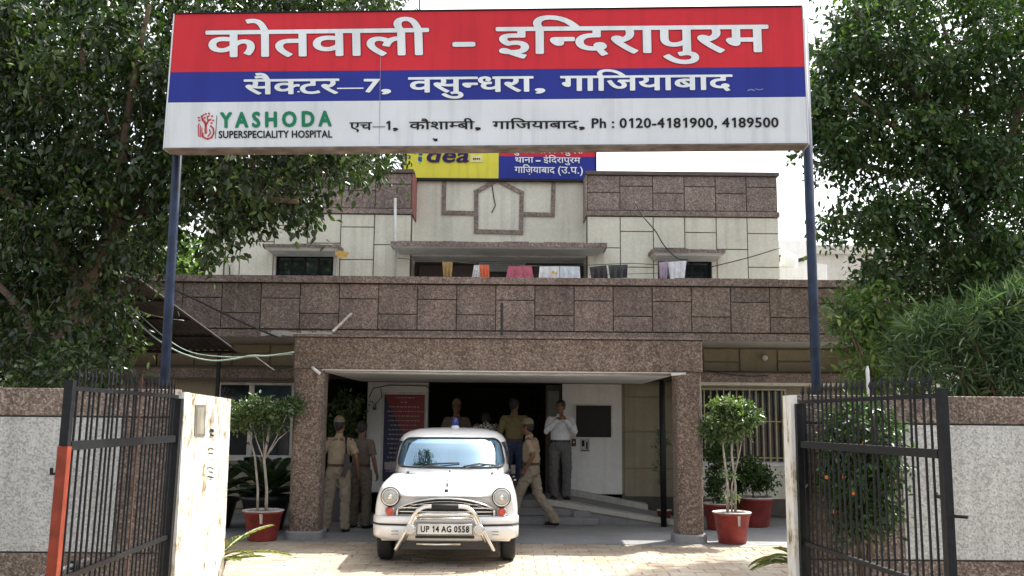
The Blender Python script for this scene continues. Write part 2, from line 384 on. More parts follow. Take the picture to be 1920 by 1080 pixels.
def lettering(name, tokens, frame, p0, p1, ytop, cap, mat, parent, off=0.016, gap=0.0, proud=0.003, shear=0.0, grow=0.0):
    """frame(px,py)->(origin+u,v); text spans p0..p1 (x px at the baseline, y px baseline), ytop = y px of headline/cap at left"""
    V, Fc, adv = compose(tokens, 0.0, gap)
    a = frame(*p0); b = frame(*p1); t = frame(p0[0], ytop)
    ex = (b-a)/adv; ez = (t-a)/cap; nrm = ex.cross(ez).normalized()
    if nrm.y > 0: nrm = -nrm
    mb = MB(); r = off+grow; k = 0      # boldness: the same outline laid again a hair aside, each copy a fraction of a millimetre prouder
    sh = [(0,0)]+([(r*math.cos(R(q)), r*math.sin(R(q))) for q in range(0, 360, 45)] if r > .004 else [])
    for dx, dy in sh:
        mb.add([a+ex*(x+dx+shear*y)+ez*(y+dy*.8)+nrm*(proud+k*.00012+gi*.00003) for x, y, gi in V], Fc); k += 1
    return obj(name, mb, mat, parent)
DEV, LAT = 0.622, 0.686
def planeframe(O, U):
    """vertical plane through O along horizontal direction U"""
    n = Vector((U.y, -U.x, 0)).normalized()
    def f(px, py):
        d = ray(px, py); c = Vector((0,0,HC)); return c + d*((O-c).dot(n)/d.dot(n))
    return f

# ================================================================== SETTING
struct('ground', MB().add([(-120,-60,-0.03),(120,-60,-0.03),(120,160,-0.03),(-120,160,-0.03)], [(0,1,2,3)]), simple('dusty_earth', (0.24,0.20,0.15), 0.95, scale=2, bmp=0.4))
struct('road', MB().box(-40,40,-14,6.2,-0.3,-0.012), simple('grey_asphalt', (0.09,0.088,0.085), 0.9, scale=3, bmp=0.5))
struct('porch_floor', MB().box(-9.5,9.5,13.64,17.5,-0.2,0.0), M['concrete'])
def pavermat():
    m, nt, b = mk('sandy_paver'); oi = nt.nodes.new('ShaderNodeObjectInfo'); v = pos(nt)
    ra = nt.nodes.new('ShaderNodeMath'); ra.operation = 'ADD'
    q = ramp(nt, oi.outputs['Random'], [(0.0,(0.38,0.30,0.22)),(0.5,(0.42,0.35,0.265)),(1.0,(0.45,0.39,0.31))])
    q = mul(nt, q, ramp(nt, noi(nt, v, 1.3, 6, 0.65), [(0.3, 0.72), (0.6, 1.0)]))
    q = mul(nt, q, ramp(nt, noi(nt, v, 30, 3), [(0.3, 0.86), (0.7, 1.05)]))
    nt.links.new(q, b.inputs['Base Color']); b.inputs['Roughness'].default_value = 0.9
    bump(nt, b, noi(nt, v, 60, 3), 0.4, 0.004); return m
M['paver'] = pavermat()
yard = struct('courtyard_paving', MB().box(-9.5,9.5,6.2,13.64,-0.2,-0.011), simple('sand_joint', (0.26,0.215,0.16), 0.95, scale=9))
pm = MB().add([(-.146,-.106,-.05),(.146,-.106,-.05),(.146,.106,-.05),(-.146,.106,-.05),(-.146,-.106,-.006),(.146,-.106,-.006),(.146,.106,-.006),(-.146,.106,-.006),
    (-.138,-.098,0),(.138,-.098,0),(.138,.098,0),(-.138,.098,0)], [(0,1,5,4),(1,2,6,5),(2,3,7,6),(3,0,4,7),(4,5,9,8),(5,6,10,9),(6,7,11,10),(7,4,8,11),(8,9,10,11)]).mesh('paver')
pm.materials.append(M['paver'])
cells = []; rest = MB()
for j in range(34):
    y = 13.53-j*0.22
    for i in range(-31, 32):
        x = i*0.30+(0.15 if j % 2 else 0)
        if abs(x) > 9.3: continue
        if j < 13 and -3.42 < x < 3.25: cells.append((x, y))
        else:
            z = random.uniform(-0.004, 0.0); rest.box(x-.144, x+.144, y-.104, y+.104, -0.05, z)
cells.sort(key=lambda c: c[1])
for k, (x, y) in enumerate(cells):
    if k >= 300: rest.box(x-.144, x+.144, y-.104, y+.104, -0.05, -0.002); continue
    o = bpy.data.objects.new('paver', pm); COL.objects.link(o); o.parent = yard
    o.location = (x, y, random.uniform(-0.006, 0.0)); o.rotation_euler = (random.uniform(-.012,.012), random.uniform(-.012,.012), random.uniform(-.012,.012))
ro = obj('pavers_beyond', rest, M['paver'], yard); ro['kind'] = 'stuff'

# ================================================================== POLICE STATION
B = thing('police_station', 'two-storey police station of cream and pink pebble-dash panels with a flat-roofed car porch', 'building', (0, 16, 0))
X0, X1 = -8.6, 6.6
# ground floor walls (facade at y 17.5), openings: left window, porch recess, right window
gw = MB()
def wallholes(mb, x0, x1, z0, z1, y0, y1, holes):
    xs = sorted({x0, x1, *[h[0] for h in holes], *[h[1] for h in holes]})
    for a, b in zip(xs, xs[1:]):
        hs_ = sorted([(h[2], h[3]) for h in holes if h[0] <= a+1e-6 and h[1] >= b-1e-6]); z = z0
        for c, d in hs_:
            if c > z: mb.box(a, b, y0, y1, z, c)
            z = d
        if z < z1: mb.box(a, b, y0, y1, z, z1)
WL = (-5.33, -3.95, 0.98, 2.33); WR = (3.45, 5.02, 0.96, 2.30)
gw = MB(); wallholes(gw, X0, -3.72, 0, 3.06, 17.52, 17.8, [WL]); obj('wall', gw, M['beige'], B)
gw = MB(); wallholes(gw, 3.30, X1, 0, 3.06, 17.52, 17.8, [WR]); obj('wall', gw, M['beige'], B)
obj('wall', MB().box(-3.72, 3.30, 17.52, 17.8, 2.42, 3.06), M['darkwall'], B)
obj('side_wall', MB().box(X0-.25, X0, 16.4, 26, 0, 3.06), M['cream'], B); obj('side_wall', MB().box(X1, X1+.25, 16.4, 26, 0, 3.06), M['cream'], B)
def panel(x0, x1, z0, z1, y, mat, d=0.045, g=0.011):
    obj('panel', MB().bev(x0+g, x1-g, y-d, y+0.02, z0+g, z1-g, 0.007), mat, B)
# panels in the strip between the lintel and the soffit, and below the sills
for k in range(8):
    x = -8.55+k*0.69
    if x < -4.3: xe = min(x+0.69, -3.75); panel(x, xe, 2.62, 2.86 if k % 2 else 3.03, 17.52, M['beige']); 
    if x < -4.3 and k % 2: panel(x, xe, 2.86, 3.03, 17.52, M['beige'])
for k, x in enumerate([3.32, 3.50, 4.17, 4.86, 5.55]):
    xe = [3.50, 4.17, 4.86, 5.55, 6.25][k]; zm = [2.78, 2.78, None, 2.80, None][k]
    if zm: panel(x, xe, 2.60, zm, 17.52, M['beige']); panel(x, xe, zm, 3.03, 17.52, M['beige'])
    else: panel(x, xe, 2.60, 3.03, 17.52, M['beige'])
for k in range(7):
    x = -8.4+k*0.66
    panel(x, x+.66, 0.08, 0.52, 17.52, M['beige']); panel(x, x+.66, 0.52, 0.94, 17.52, M['beige'])
for k in range(5):
    x = 3.32+k*0.64; panel(x, x+.64, 0.32, 0.92, 17.52, M['cream']); panel(x, x+.64, 0.02, 0.32, 17.52, M['joint'])
# lintel bands
obj('lintel_band', MB().box(-8.5, -3.30, 17.12, 17.50, 2.40, 2.56), M['grit'], B); obj('lintel_band', MB().box(3.02, 6.5, 17.12, 17.50, 2.40, 2.56), M['grit'], B)
obj('lintel_edge', MB().box(3.02, 6.5, 17.14, 17.49, 2.345, 2.398), M['cream'], B); obj('lintel_edge', MB().box(-8.5, -3.30, 17.14, 17.49, 2.36, 2.398), M['joint'], B)
# first floor slab, its soffit, and the panelled parapet
obj('roof_slab', MB().box(X0, X1, 16.06, 26, 3.085, 3.2), M['concrete'], B)
sf = obj('soffit', MB().box(X0, X1, 16.02, 17.515, 3.055, 3.083), M['soffit'], B)
PT, PB = 4.08, 3.06
obj('parapet', MB().box(X0, X1, 16.02, 16.22, 3.088, PT-0.12), M['joint'], B)
cp = MB(); xx = X0-.05
while xx < X1: e = min(xx+random.uniform(1.6, 2.6), X1+.05); cp.box(xx, e, 15.93, 16.26, PT-0.115, PT+random.uniform(-.012,.012)); xx = e+.004
obj('coping', cp, M['grit'], B)
obj('fascia', MB().box(X0, X1, 15.965, 16.018, PB-0.02, PB+0.10), M['grit'], B)
bx = -0.272
for k in range(-13, 11):
    a = bx+k*0.6595; b_ = a+0.6595
    if b_ < X0 or a > X1-.1: continue
    a = max(a, X0); b_ = min(b_, X1); z0, z1 = PB+0.115, PT-0.13
    zm = z1-0.255 if k % 2 == 0 else z0+0.265
    panel(a, b_, z0, zm, 16.02, M['grit'], 0.045, 0.0065); panel(a, b_, zm, z1, 16.02, M['grit'], 0.045, 0.0065)
# broken plaster patch under the parapet, left of the porch
pp = MB()
for k in range(14): x = -4.2+k*0.085; pp.box(x, x+.09, 15.955, 15.963, 3.07-random.uniform(0,.03), 3.13+random.uniform(-.02,.02))
obj('plaster_patch', pp, M['soffit'], B)
obj('drip_stain', MB().box(2.08, 2.6, 15.968, 15.972, 3.30, 3.301), M['joint'], B)
# ---- porch
obj('porch_roof', MB().box(-3.14, 2.76, 14.06, 15.96, 2.46, 2.84), M['grit_dark'], B)
obj('porch_beam', MB().bev(-3.14, 2.76, 13.80, 14.06, 2.40, 2.865, 0.02), M['grit_dark'], B)
obj('porch_roof_edge', MB().box(-3.16, 2.78, 13.78, 15.95, 2.867, 2.90), M['grit'], B)
obj('porch_ceiling', MB().box(-2.80, 2.44, 13.83, 17.9, 2.385, 2.398), M['ceiling'], B)
rl = MB(); rl.tube([(-2.83,13.92,2.375),(-1.2,13.92,2.36),(0.6,13.92,2.355),(2.46,13.92,2.37)], 0.018, 8); obj('rolled_blind', rl, M['soffit'], B, True)
obj('bracket', MB().tube([(-2.86,13.77,2.42),(-2.80,13.72,2.38),(-2.74,13.75,2.33)], 0.022, 6), M['white_wall'], B, True)
obj('bracket', MB().tube([(2.50,13.77,2.38),(2.40,13.72,2.37),(2.30,13.76,2.36)], 0.022, 6), M['white_wall'], B, True)
def column(x0, x1):
    y0 = 13.80; w = x1-x0
    # a rounded rectangular shaft
    n = 6; poly = []
    r = 0.11
    for cx_, cy_, a0 in ((x1-r, y0+.46-r, 0), (x0+r, y0+.46-r, 90), (x0+r, y0+r, 180), (x1-r, y0+r, 270)):
        for i in range(n): a = R(a0+90*i/(n-1)); poly.append((cx_+r*math.cos(a), cy_+r*math.sin(a)))
    mb = MB(); m_ = len(poly); mb.add([(x, y, 0.10) for x, y in poly]+[(x, y, 2.398) for x, y in poly], [(i,(i+1)%m_,m_+(i+1)%m_,m_+i) for i in range(m_)]+[tuple(range(m_,2*m_))])
    c = obj('porch_column', mb, M['grit_dark'], B)
    mb = MB(); q = [((x-(x0+x1)/2)*1.22+(x0+x1)/2, (y-y0-.23)*1.22+y0+.23) for x, y in poly]
    q2 = [((x-(x0+x1)/2)*1.17+(x0+x1)/2, (y-y0-.23)*1.17+y0+.23) for x, y in poly]
    mb.add([(x,y,0) for x,y in q]+[(x,y,.10) for x,y in q]+[(x,y,.118) for x,y in q2], [(i,(i+1)%m_,m_+(i+1)%m_,m_+i) for i in range(m_)]+[(m_+i,m_+(i+1)%m_,2*m_+(i+1)%m_,2*m_+i) for i in range(m_)]+[tuple(range(2*m_,3*m_))])
    o = obj('column_base', mb, M['concrete'], c); return c
column(-3.14, -2.70); column(2.37, 2.75)
obj('drainpipe', MB().tube([(2.50,15.9,2.38),(2.50,15.9,0.0)], 0.05, 10), M['black'], B, True)
# ---- recessed entry
PLT = 0.35
obj('entry_platform', MB().box(-1.75, 1.05, 16.55, 18.1, 0, PLT), M['concrete'], B)
for k in range(2): obj('step', MB().bev(-1.75, 1.45-.35*k, 16.0+.28*k, 16.549, 0.001+.12*k, .12*(k+1), .01), M['concrete'], B)
# ramp going down to the right, kerb along its front
obj('ramp', MB().hexa([(1.05,16.45,0.0),(2.9,16.45,0.0),(2.9,16.45,0.03),(1.05,16.45,PLT)], [(1.05,17.9,0.0),(2.9,17.9,0.0),(2.9,17.9,0.03),(1.05,17.9,PLT)]), M['concrete'], B)
obj('ramp_kerb', MB().hexa([(0.62,16.28,0.30),(2.75,16.0,0.0),(2.75,16.0,0.07),(0.62,16.28,PLT+.04)], [(0.62,16.44,0.30),(2.75,16.44,0.0),(2.75,16.44,0.07),(0.62,16.44,PLT+.04)]), M['soffit'], B)
obj('ramp_wall', MB().hexa([(0.62,16.32,0),(2.70,16.05,0),(2.70,16.05,0.01),(0.62,16.32,.30)], [(0.62,16.44,0),(2.70,16.44,0),(2.70,16.44,0.01),(0.62,16.44,.30)]), M['concrete'], B)
obj('ramp_pier', MB().box(1.05, 1.33, 16.12, 16.30, 0, 0.22), M['concrete'], B)
obj('skirting_kerb', MB().hexa([(1.05,17.9,PLT),(2.5,17.7,0.08),(2.5,17.7,0.2),(1.05,17.9,PLT+.1)], [(1.05,18.08,PLT),(2.5,18.08,0.08),(2.5,18.08,0.2),(1.05,18.08,PLT+.1)]), M['soffit'], B)
obj('entry_wall', MB().box(-2.70, -1.56, 18.1, 18.25, 0, 2.38), M['white_wall'], B)
obj('entry_wall', MB().box(0.97, 2.08, 18.1, 18.25, 0, 2.38), M['white_wall'], B)
obj('entry_wall', MB().box(2.08, 3.30, 18.12, 18.25, 0, 2.42), M['beige'], B)
for a, b_ in ((2.12, 2.80), (2.80, 3.28)):
    for c, d in ((0.30, 0.82), (0.82, 1.50), (1.50, 2.15), (2.15, 2.40)): panel(a, b_, c, d, 18.12, M['beige'], 0.03)
obj('entry_side_wall', MB().box(3.18, 3.30, 17.8, 18.12, 0, 2.42), M['beige'], B)
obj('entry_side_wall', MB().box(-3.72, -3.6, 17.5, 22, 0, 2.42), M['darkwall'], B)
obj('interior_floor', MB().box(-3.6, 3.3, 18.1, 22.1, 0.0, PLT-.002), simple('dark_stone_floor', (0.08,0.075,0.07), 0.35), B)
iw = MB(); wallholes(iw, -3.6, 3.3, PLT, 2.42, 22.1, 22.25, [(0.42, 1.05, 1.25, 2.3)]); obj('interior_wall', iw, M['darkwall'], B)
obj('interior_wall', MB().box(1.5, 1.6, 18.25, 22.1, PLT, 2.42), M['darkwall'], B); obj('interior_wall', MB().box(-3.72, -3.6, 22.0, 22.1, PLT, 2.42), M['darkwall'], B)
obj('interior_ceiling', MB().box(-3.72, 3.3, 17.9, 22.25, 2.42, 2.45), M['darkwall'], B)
g_ = MB()
for k in range(5): g_.box(0.46+k*.13, 0.485+k*.13, 22.04, 22.07, 1.25, 2.3)
for k in range(6): g_.box(0.42, 1.05, 22.072, 22.09, 1.35+k*.17, 1.37+k*.17)
obj('window_grille', g_, M['black'], B)
# door leaf and lattice screen standing open at the right of the doorway
dr = obj('door', MB().box(0.66, 0.95, 18.3, 18.34, PLT, 2.36), simple('brown_door', (0.045,0.03,0.022), 0.5), B)
obj('door_panel', MB().box(0.70, 0.91, 18.285, 18.298, 1.5, 2.25), simple('dusty_door_glass', (0.12,0.13,0.12), 0.3), dr)
# front windows
def window(x0, x1, z0, z1, y, nx, frame, pane, nz=1, fw=.045, sill=True, name='window'):
    f = MB(); f.box(x0, x1, y-.03, y+.04, z0, z0+fw); f.box(x0, x1, y-.03, y+.04, z1-fw, z1); f.box(x0, x0+fw, y-.03, y+.04, z0+fw, z1-fw); f.box(x1-fw, x1, y-.03, y+.04, z0+fw, z1-fw)
    o = obj(name, f, frame, B); W_ = (x1-x0-fw*2)/nx; H_ = (z1-z0-fw*2)/nz
    for i in range(nx):
        for j in range(nz):
            obj('pane', MB().box(x0+fw+i*W_+.001, x0+fw+(i+1)*W_-.02, y+.012, y+.018, z0+fw+j*H_+.001, z0+fw+(j+1)*H_-.015), pane, o)
    for i in range(1, nx): obj('mullion', MB().box(x0+fw+i*W_-.02, x0+fw+i*W_, y-.02, y+.03, z0+fw, z1-fw), frame, o)
    for j in range(1, nz): obj('transom', MB().box(x0+fw, x1-fw, y-.015, y+.025, z0+fw+j*H_-.015, z0+fw+j*H_), frame, o)
    if sill: obj('sill', MB().box(x0-.06, x1+.06, y-.12, y-.031, z0-.05, z0+.01), frame, o)
    return o
window(WL[0], -4.72, WL[2], WL[3], 17.52, 1, M['aluwhite'], M['pane']); window(-4.72, WL[1], WL[2], WL[3], 17.52, 1, M['aluwhite'], M['bluepane'])
wr = window(WR[0], WR[1], WR[2], WR[3], 17.56, 1, M['aluwhite'], M['pane'], fw=.03)
for k in range(13): obj('bar', MB().box(3.50+k*.118, 3.522+k*.118, 17.47, 17.49, WR[2]+.03, WR[3]-.02), M['yellowbar'], wr)
for z in (1.05, 1.70): obj('bar', MB().box(WR[0], WR[1], 17.491, 17.505, z, z+.02), M['yellowbar'], wr)
obj('wall_lamp', MB().ell((4.62,17.42,2.86),(.055,.055,.055)), M['ink_white'], B, True)
# ---- upper storey
UY = 18.5; UT = 6.57; UB = 5.70; UL0, UL1, UR0, UR1 = -6.0, -2.0, 1.47, 5.24
for (a, b_, holes) in ((UL0, UL1, [(-4.62,-3.50,4.0,4.90)]), (UR0, UR1, [(2.86,3.90,4.0,4.88)])):
    mb = MB(); wallholes(mb, a, b_, 3.2, UB, UY, UY+.25, holes); obj('wall', mb, M['joint'], B)
    obj('wall', MB().box(a-.0, b_, UY+.02, UY+.25, UB+.12, UT-.04), M['joint'], B)
    obj('side_wall', MB().box(a, a+.25, UY+.25, 26, 3.2, UT-.05), M['cream'], B); obj('side_wall', MB().box(b_-.25, b_, UY+.25, 26, 3.2, UT-.05), M['cream'], B)
    obj('reveal', MB().box(*((b_+.001, b_+.03) if a < 0 else (a-.03, a-.001)), UY-.03, UY+.72, UB, UT), simple('red_oxide_edge', (0.26,0.10,0.085), .85) if a < 0 else M['grit'], B)
    obj('cornice_band', MB().box(a-.02, b_+.02, UY-.06, UY+.2, UB+.002, UB+.10), M['grit'], B)
    obj('coping', MB().box(a-.03, b_+.03, UY-.07, UY+.3, UT-.04, UT+.03), M['joint'], B)
obj('recess_wall', MB().box(UL1, UR0, UY+.70, UY+.9, 3.2, 6.60), M['cream'], B)
obj('flat_roof', MB().box(UL0+.26, UR1-.26, UY+.95, 26, 6.2, 6.3), M['concrete'], B)
obj('rear_wall', MB().box(X0, X1, 26.01, 26.2, 0, 3.2), M['cream'], B); obj('rear_wall', MB().box(UL0, UR1, 26.01, 26.2, 3.21, 6.5), M['cream'], B)
def towerpanels(xs, splits, win):
    for k in range(len(xs)-1):
        zs = [3.9]+sorted(splits[k])+[UB-.01]
        for c, d in zip(zs, zs[1:]):
            a, b_ = xs[k], xs[k+1]
            if win and not (b_ <= win[0]+.02 or a >= win[1]-.02) and c < win[2]:
                if d > win[2]: obj('panel', MB().bev(a+.009, b_-.009, UY-.03, UY+.01, win[2]+.005, d-.009), M['cream'], B)
                if a < win[0]-.05 : obj('panel', MB().bev(a+.009, win[0]-.01, UY-.03, UY+.01, c+.009, min(d,win[2])-.002), M['cream'], B)
                if b_ > win[1]+.05: obj('panel', MB().bev(win[1]+.01, b_-.009, UY-.03, UY+.01, c+.009, min(d,win[2])-.002), M['cream'], B)
            else: panel(a, b_, c, d, UY, M['cream'], 0.03, 0.009)
    for k in range(len(xs)-1):
        z0, z1 = UB+.11, UT-.045; zm = z0+.36 if k % 2 == 0 else z1-.22
        panel(xs[k], xs[k+1], z0, zm, UY+.02, M['grit'], 0.04, 0.007); panel(xs[k], xs[k+1], zm, z1, UY+.02, M['grit'], 0.04, 0.007)
towerpanels([1.47, 2.12, 2.77, 3.39, 4.01, 4.62, 5.24], [[5.06],[4.68,5.39],[5.06],[5.38],[5.05],[4.70,5.37]], (2.86,3.90,4.93))
towerpanels([-6.0,-5.34,-4.68,-4.03,-3.38,-2.72,-2.0], [[4.80,5.48],[5.12],[5.45],[5.1],[4.78,5.43],[5.08]], (-4.62,-3.50,4.93))
def canopy(x0, x1, z1, y0, t=.055):
    o = obj('window_canopy', MB().hexa([(x0+.06,y0+.02,z1-.12),(x1-.06,y0+.02,z1-.12),(x1,y0,z1-t),(x0,y0,z1-t)],[(x0+.10,UY-.032,z1-.16),(x1-.10,UY-.032,z1-.16),(x1,UY-.032,z1-t),(x0,UY-.032,z1-t)]), M['soffit'], B)
    mb = MB(); x = x0-.02
    while x < x1: e = min(x+random.uniform(.1,.4), x1+.02); mb.box(x, e, y0-.02, UY-.033, z1-t+.001-random.uniform(0,.012), z1+random.uniform(-.008,.012)); x = e
    obj('canopy_slab', mb, M['grit'], o); return o
canopy(-4.75, -3.33, 4.99, 18.0); canopy(2.68, 4.06, 4.96, 18.0); canopy(-2.30, 1.78, 5.05, 17.9, .09)
window(-4.62, -3.50, 4.05, 4.90, UY+.05, 4, M['black'], M['pane'], 2, .03, False); window(2.86, 3.90, 4.05, 4.88, UY+.05, 3, M['black'], M['pane'], 2, .03, False)
obj('window_surround', MB().box(-4.66,-4.622,UY-.05,UY+.1,4,4.9), M['soffit'], B); obj('window_surround', MB().box(-3.498,-3.44,UY-.05,UY+.1,4,4.9), M['soffit'], B)
# doors, and a dark sheet painting in the shade under the middle canopy
obj('painted_veranda_shade', MB().box(-1.98, 1.45, UY+.66, UY+.69, 3.2, 4.86), M['darkwall'], B)
obj('veranda_lintel', MB().box(-1.98, 1.45, UY-.0, UY+.65, 4.865, 4.93), M['soffit'], B)
for a, b_ in ((-1.9,-.75),(.42,1.35)): obj('door', MB().bev(a, b_, UY+.60, UY+.655, 3.3, 4.8, .02), simple('dark_brown_door', (0.05,0.035,0.028), 0.5), B)
obj('door_fanlight', MB().hexa([(-.62,UY+.55,4.66),(.22,UY+.55,4.66),(.28,UY+.55,4.84),(-.68,UY+.55,4.84)],[(-.62,UY+.58,4.66),(.22,UY+.58,4.66),(.28,UY+.58,4.84),(-.68,UY+.58,4.84)]), simple('pale_fanlight', (0.22,0.25,0.24), 0.4), B)
# raised house outline on the recess wall
rf = planeframe(Vector((0,UY+.70,0)), Vector((1,0,0)))
def band(pts, wdt, name='wall_moulding'):
    mb = MB(); y = UY+.70
    pts = [rf(*p) for p in pts]
    for p, q in zip(pts, pts[1:]):
        d = Vector((q.x-p.x, q.z-p.z)).normalized(); n_ = Vector((-d.y, d.x))*wdt/2; e = d*(wdt/2)
        P0 = Vector((p.x,p.z))-e; P1 = Vector((q.x,q.z))+e; c = [P0+n_, P1+n_, P1-n_, P0-n_]
        yy = y-random.uniform(.030,.036)
        mb.add([(a.x,yy,a.y) for a in c]+[(a.x,y,a.y) for a in c], [(0,1,2,3),(7,6,5,4),(0,4,5,1),(1,5,6,2),(2,6,7,3),(3,7,4,0)])
    return obj(name, mb, M['grit'], B)
band([(893,434),(893,360),(932,338),(978,362),(977,436),(893,434)], .085)
band([(833,335),(832,399),(890,400)], .085); band([(981,402),(1036,403),(1038,336)], .085)
for a, b_ in (((922,343),(926,372)),((926,372),(929,385)),((929,385),(922,399))):
    obj('wall_crack', MB().tube([rf(*a)-Vector((0,.008,0)), rf(*b_)-Vector((0,.008,0))], .012, 5), M['joint'], B)
# pipes on the upper left block
obj('waste_pipe', MB().tube([P(741,520,18.38),P(741,372,18.38)], .028, 8), M['aluwhite'], B, True)
obj('vent_pipe', MB().tube([P(419,522,18.4),P(420,492,18.4),P(424,486,18.4),P(430,492,18.4),P(431,522,18.4)], .016, 8), M['joint'], B, True)
bd = thing('notice_board', 'tall red and navy notice board on the white wall left of the entrance', 'notice board', (-1.95, 18.09, 0.5))
bx0, bx1, bz0, bz1 = -2.375, -1.62, 0.55, 2.15
obj('board_frame', MB().box(bx0-.05,bx1+.05,18.07,18.098,bz0-.05,bz1+.05), M['aluwhite'], bd)
obj('board_face', MB().box(bx0,bx1,18.055,18.069,bz0,bz1), simple('maroon_board', (0.22,0.02,0.025), 0.5), bd)
obj('navy_field', MB().add([(bx0,18.052,bz0),(bx1,18.052,bz0),(bx1,18.052,1.05),(-1.98,18.052,1.38),(-2.18,18.052,1.75),(bx0,18.052,bz1)], [(0,1,2,3,4,5)]), simple('navy_board', (0.02,0.022,0.07), 0.5), bd)
pr = MB()
for r_ in range(17):
    z = 2.08-r_*.085; ww = .16 if r_ == 0 else .07 if r_ == 1 else random.uniform(.24,.34); x = -2.0-ww
    while x < -2.0+ww: e = x+random.uniform(.02,.07); pr.box(x, e, 18.0495, 18.0505, z, z+.022); x = e+.018
obj('faded_print', pr, simple('faded_print', (0.36,0.26,0.28), 0.6), bd)
bb = thing('blackboard', 'large matt black board on the white wall right of the entrance', 'blackboard', (1.55, 18.09, 1.4))
obj('board_surface', MB().box(1.22,1.88,18.07,18.085,1.39,1.98), simple('slate_black', (0.012,0.012,0.013), 0.7), bb)
bf = MB(); bf.box(1.19,1.91,18.062,18.098,1.98,2.01); bf.box(1.19,1.91,18.062,18.098,1.36,1.39); bf.box(1.19,1.22,18.062,18.098,1.391,1.979); bf.box(1.88,1.91,18.062,18.098,1.391,1.979)
obj('board_frame', bf, M['aluwhite'], bb)
po = thing('wall_notice', 'small paper notice with a dark figure pasted under the blackboard', 'notice', (1.39,18.09,1.2))
obj('paper', MB().box(1.30,1.475,18.09,18.097,1.12,1.37), simple('dull_paper', (0.42,0.42,0.42), 0.8), po)
pf = MB(); pf.box(1.41,1.44,18.086,18.089,1.17,1.30); pf.box(1.33,1.38,18.086,18.089,1.22,1.33); pf.box(1.32,1.46,18.086,18.089,1.14,1.155); obj('printed_figure', pf, M['ink_black'], po)
po2 = thing('switch_box', 'small black switch box on the white wall beside the man in the white shirt', 'switch box', (1.22,18.09,1.3))
obj('switch_cover', MB().bev(1.14,1.22,18.05,18.099,1.22,1.36), M['blackplastic'], po2); obj('switch_toggle', MB().box(1.165,1.195,18.04,18.049,1.28,1.31), M['aluwhite'], po2)
po3 = thing('electric_meter', 'little dark meter box on the white wall strip left of the red notice board', 'meter box', (-2.55,18.09,1.9))
obj('meter_case', MB().bev(-2.585,-2.53,18.04,18.099,1.86,1.96), M['blackplastic'], po3); obj('meter_dial', MB().box(-2.572,-2.543,18.033,18.039,1.91,1.945), M['aluwhite'], po3)
for a, b_ in (((694,735),(715,728)),((715,728),(745,724)),((745,724),(800,727))): pass
tag(obj('electric_cable', MB().tube([P(692,745,18.04),P(700,728,18.04),P(730,722,18.04),P(800,724,18.04),P(812,735,18.04)], .010, 6), M['wire'], None), 'thin black cable stapled along the top of the white entrance wall', 'cable')
tag(obj('electric_cable', MB().tube([P(694,752,18.04),P(705,757,18.04),P(716,745,18.04),P(714,728,18.04)], .008, 6), M['wire'], None), 'short looping black cable above the meter box by the notice board', 'cable')

# ================================================================== ROOFTOP HOARDING
s2 = thing('rooftop_sign', 'yellow and red-blue hoarding board standing on the roof of the upper storey', 'sign', (-.3, 19.1, 6.6))
Y2 = 19.12; f2 = planeframe(Vector((0,Y2-.01,0)), Vector((1,0,0))); zb2 = 6.60; zt2 = 7.95
a_ = f2(757,300).x; m_ = f2(935,300).x; c_ = f2(1116,300).x; zr = f2(1000,293).z
obj('yellow_face', MB().box(a_, m_-.001, Y2, Y2+.08, zb2, zt2), M['syellow'], s2)
obj('blue_face', MB().box(m_+.001, c_, Y2, Y2+.08, zb2, zr-.001), M['sblue'], s2); obj('red_face', MB().box(m_+.001, c_, Y2, Y2+.08, zr+.001, zt2), M['sred'], s2)
fr = MB(); fr.box(a_-.03, c_+.03, Y2-.02, Y2+.12, zb2-.05, zb2-.002); fr.box(a_-.03, c_+.03, Y2-.02, Y2+.12, zt2+.002, zt2+.05); fr.box(a_-.03,a_-.002,Y2-.02,Y2+.12,zb2-.001,zt2); fr.box(c_+.002,c_+.03,Y2-.02,Y2+.12,zb2-.001,zt2)
obj('frame', fr, M['black'], s2)
for x in (a_+.3, m_, c_-.3): obj('prop', MB().tube([(x,Y2+.14,6.3),(x,Y2+.14,zt2-.1)], .03, 6), M['navy'], s2)
lettering('lettering', list('dea'), f2, (797,304), (878,304), 282, .546, M['ink_purple'], s2, .028, 0.02, .01, .18)
lm = MB()
for (x0,y0,x1,y1,s_) in ((784,303,791,294,0),(785,291,792,282,1)): p, q = f2(x0,y0), f2(x1,y1); lm.box(p.x,q.x,Y2-.012,Y2-.009,p.z,q.z)
obj('logo_dots', lm, M['ink_blue'], s2)
lb = MB(); p, q = f2(882,304), f2(905,291); lb.box(p.x,q.x,Y2-.014,Y2-.010,p.z,q.z); obj('badge', lb, simple('pale_badge',(0.75,0.70,0.35),0.5), s2)
lb = MB(); p, q = f2(887,299.5), f2(901,296.5); 
for k in range(4): lb.box(p.x+(q.x-p.x)*k/4, p.x+(q.x-p.x)*(k+.7)/4, Y2-.018, Y2-.015, p.z, q.z)
obj('badge_print', lb, M['ink_black'], s2)
def dv(s): return s.split()
lettering('lettering', dv('प ु ल ि स')+[.15]+dv('च ौ क ी')+[.15]+dv('व स ु ं ध र ा'), f2, (962,287), (1093,288), 276, DEV, M['ink_white'], s2, .012, 0, .01)
lettering('lettering', dv('थ ा न ा'), f2, (965,305), (1000,305), 295, DEV, M['ink_white'], s2, .012, 0, .01)
lettering('lettering', ['-'], f2, (1004,306), (1014,306), 293, LAT, M['ink_white'], s2, .03, 0, .01)
lettering('lettering', ['इ',('ं',-.1)]+dv('ि द र ा प ु र म'), f2, (1019,305), (1088,306), 295, DEV, M['ink_white'], s2, .012, 0, .01)
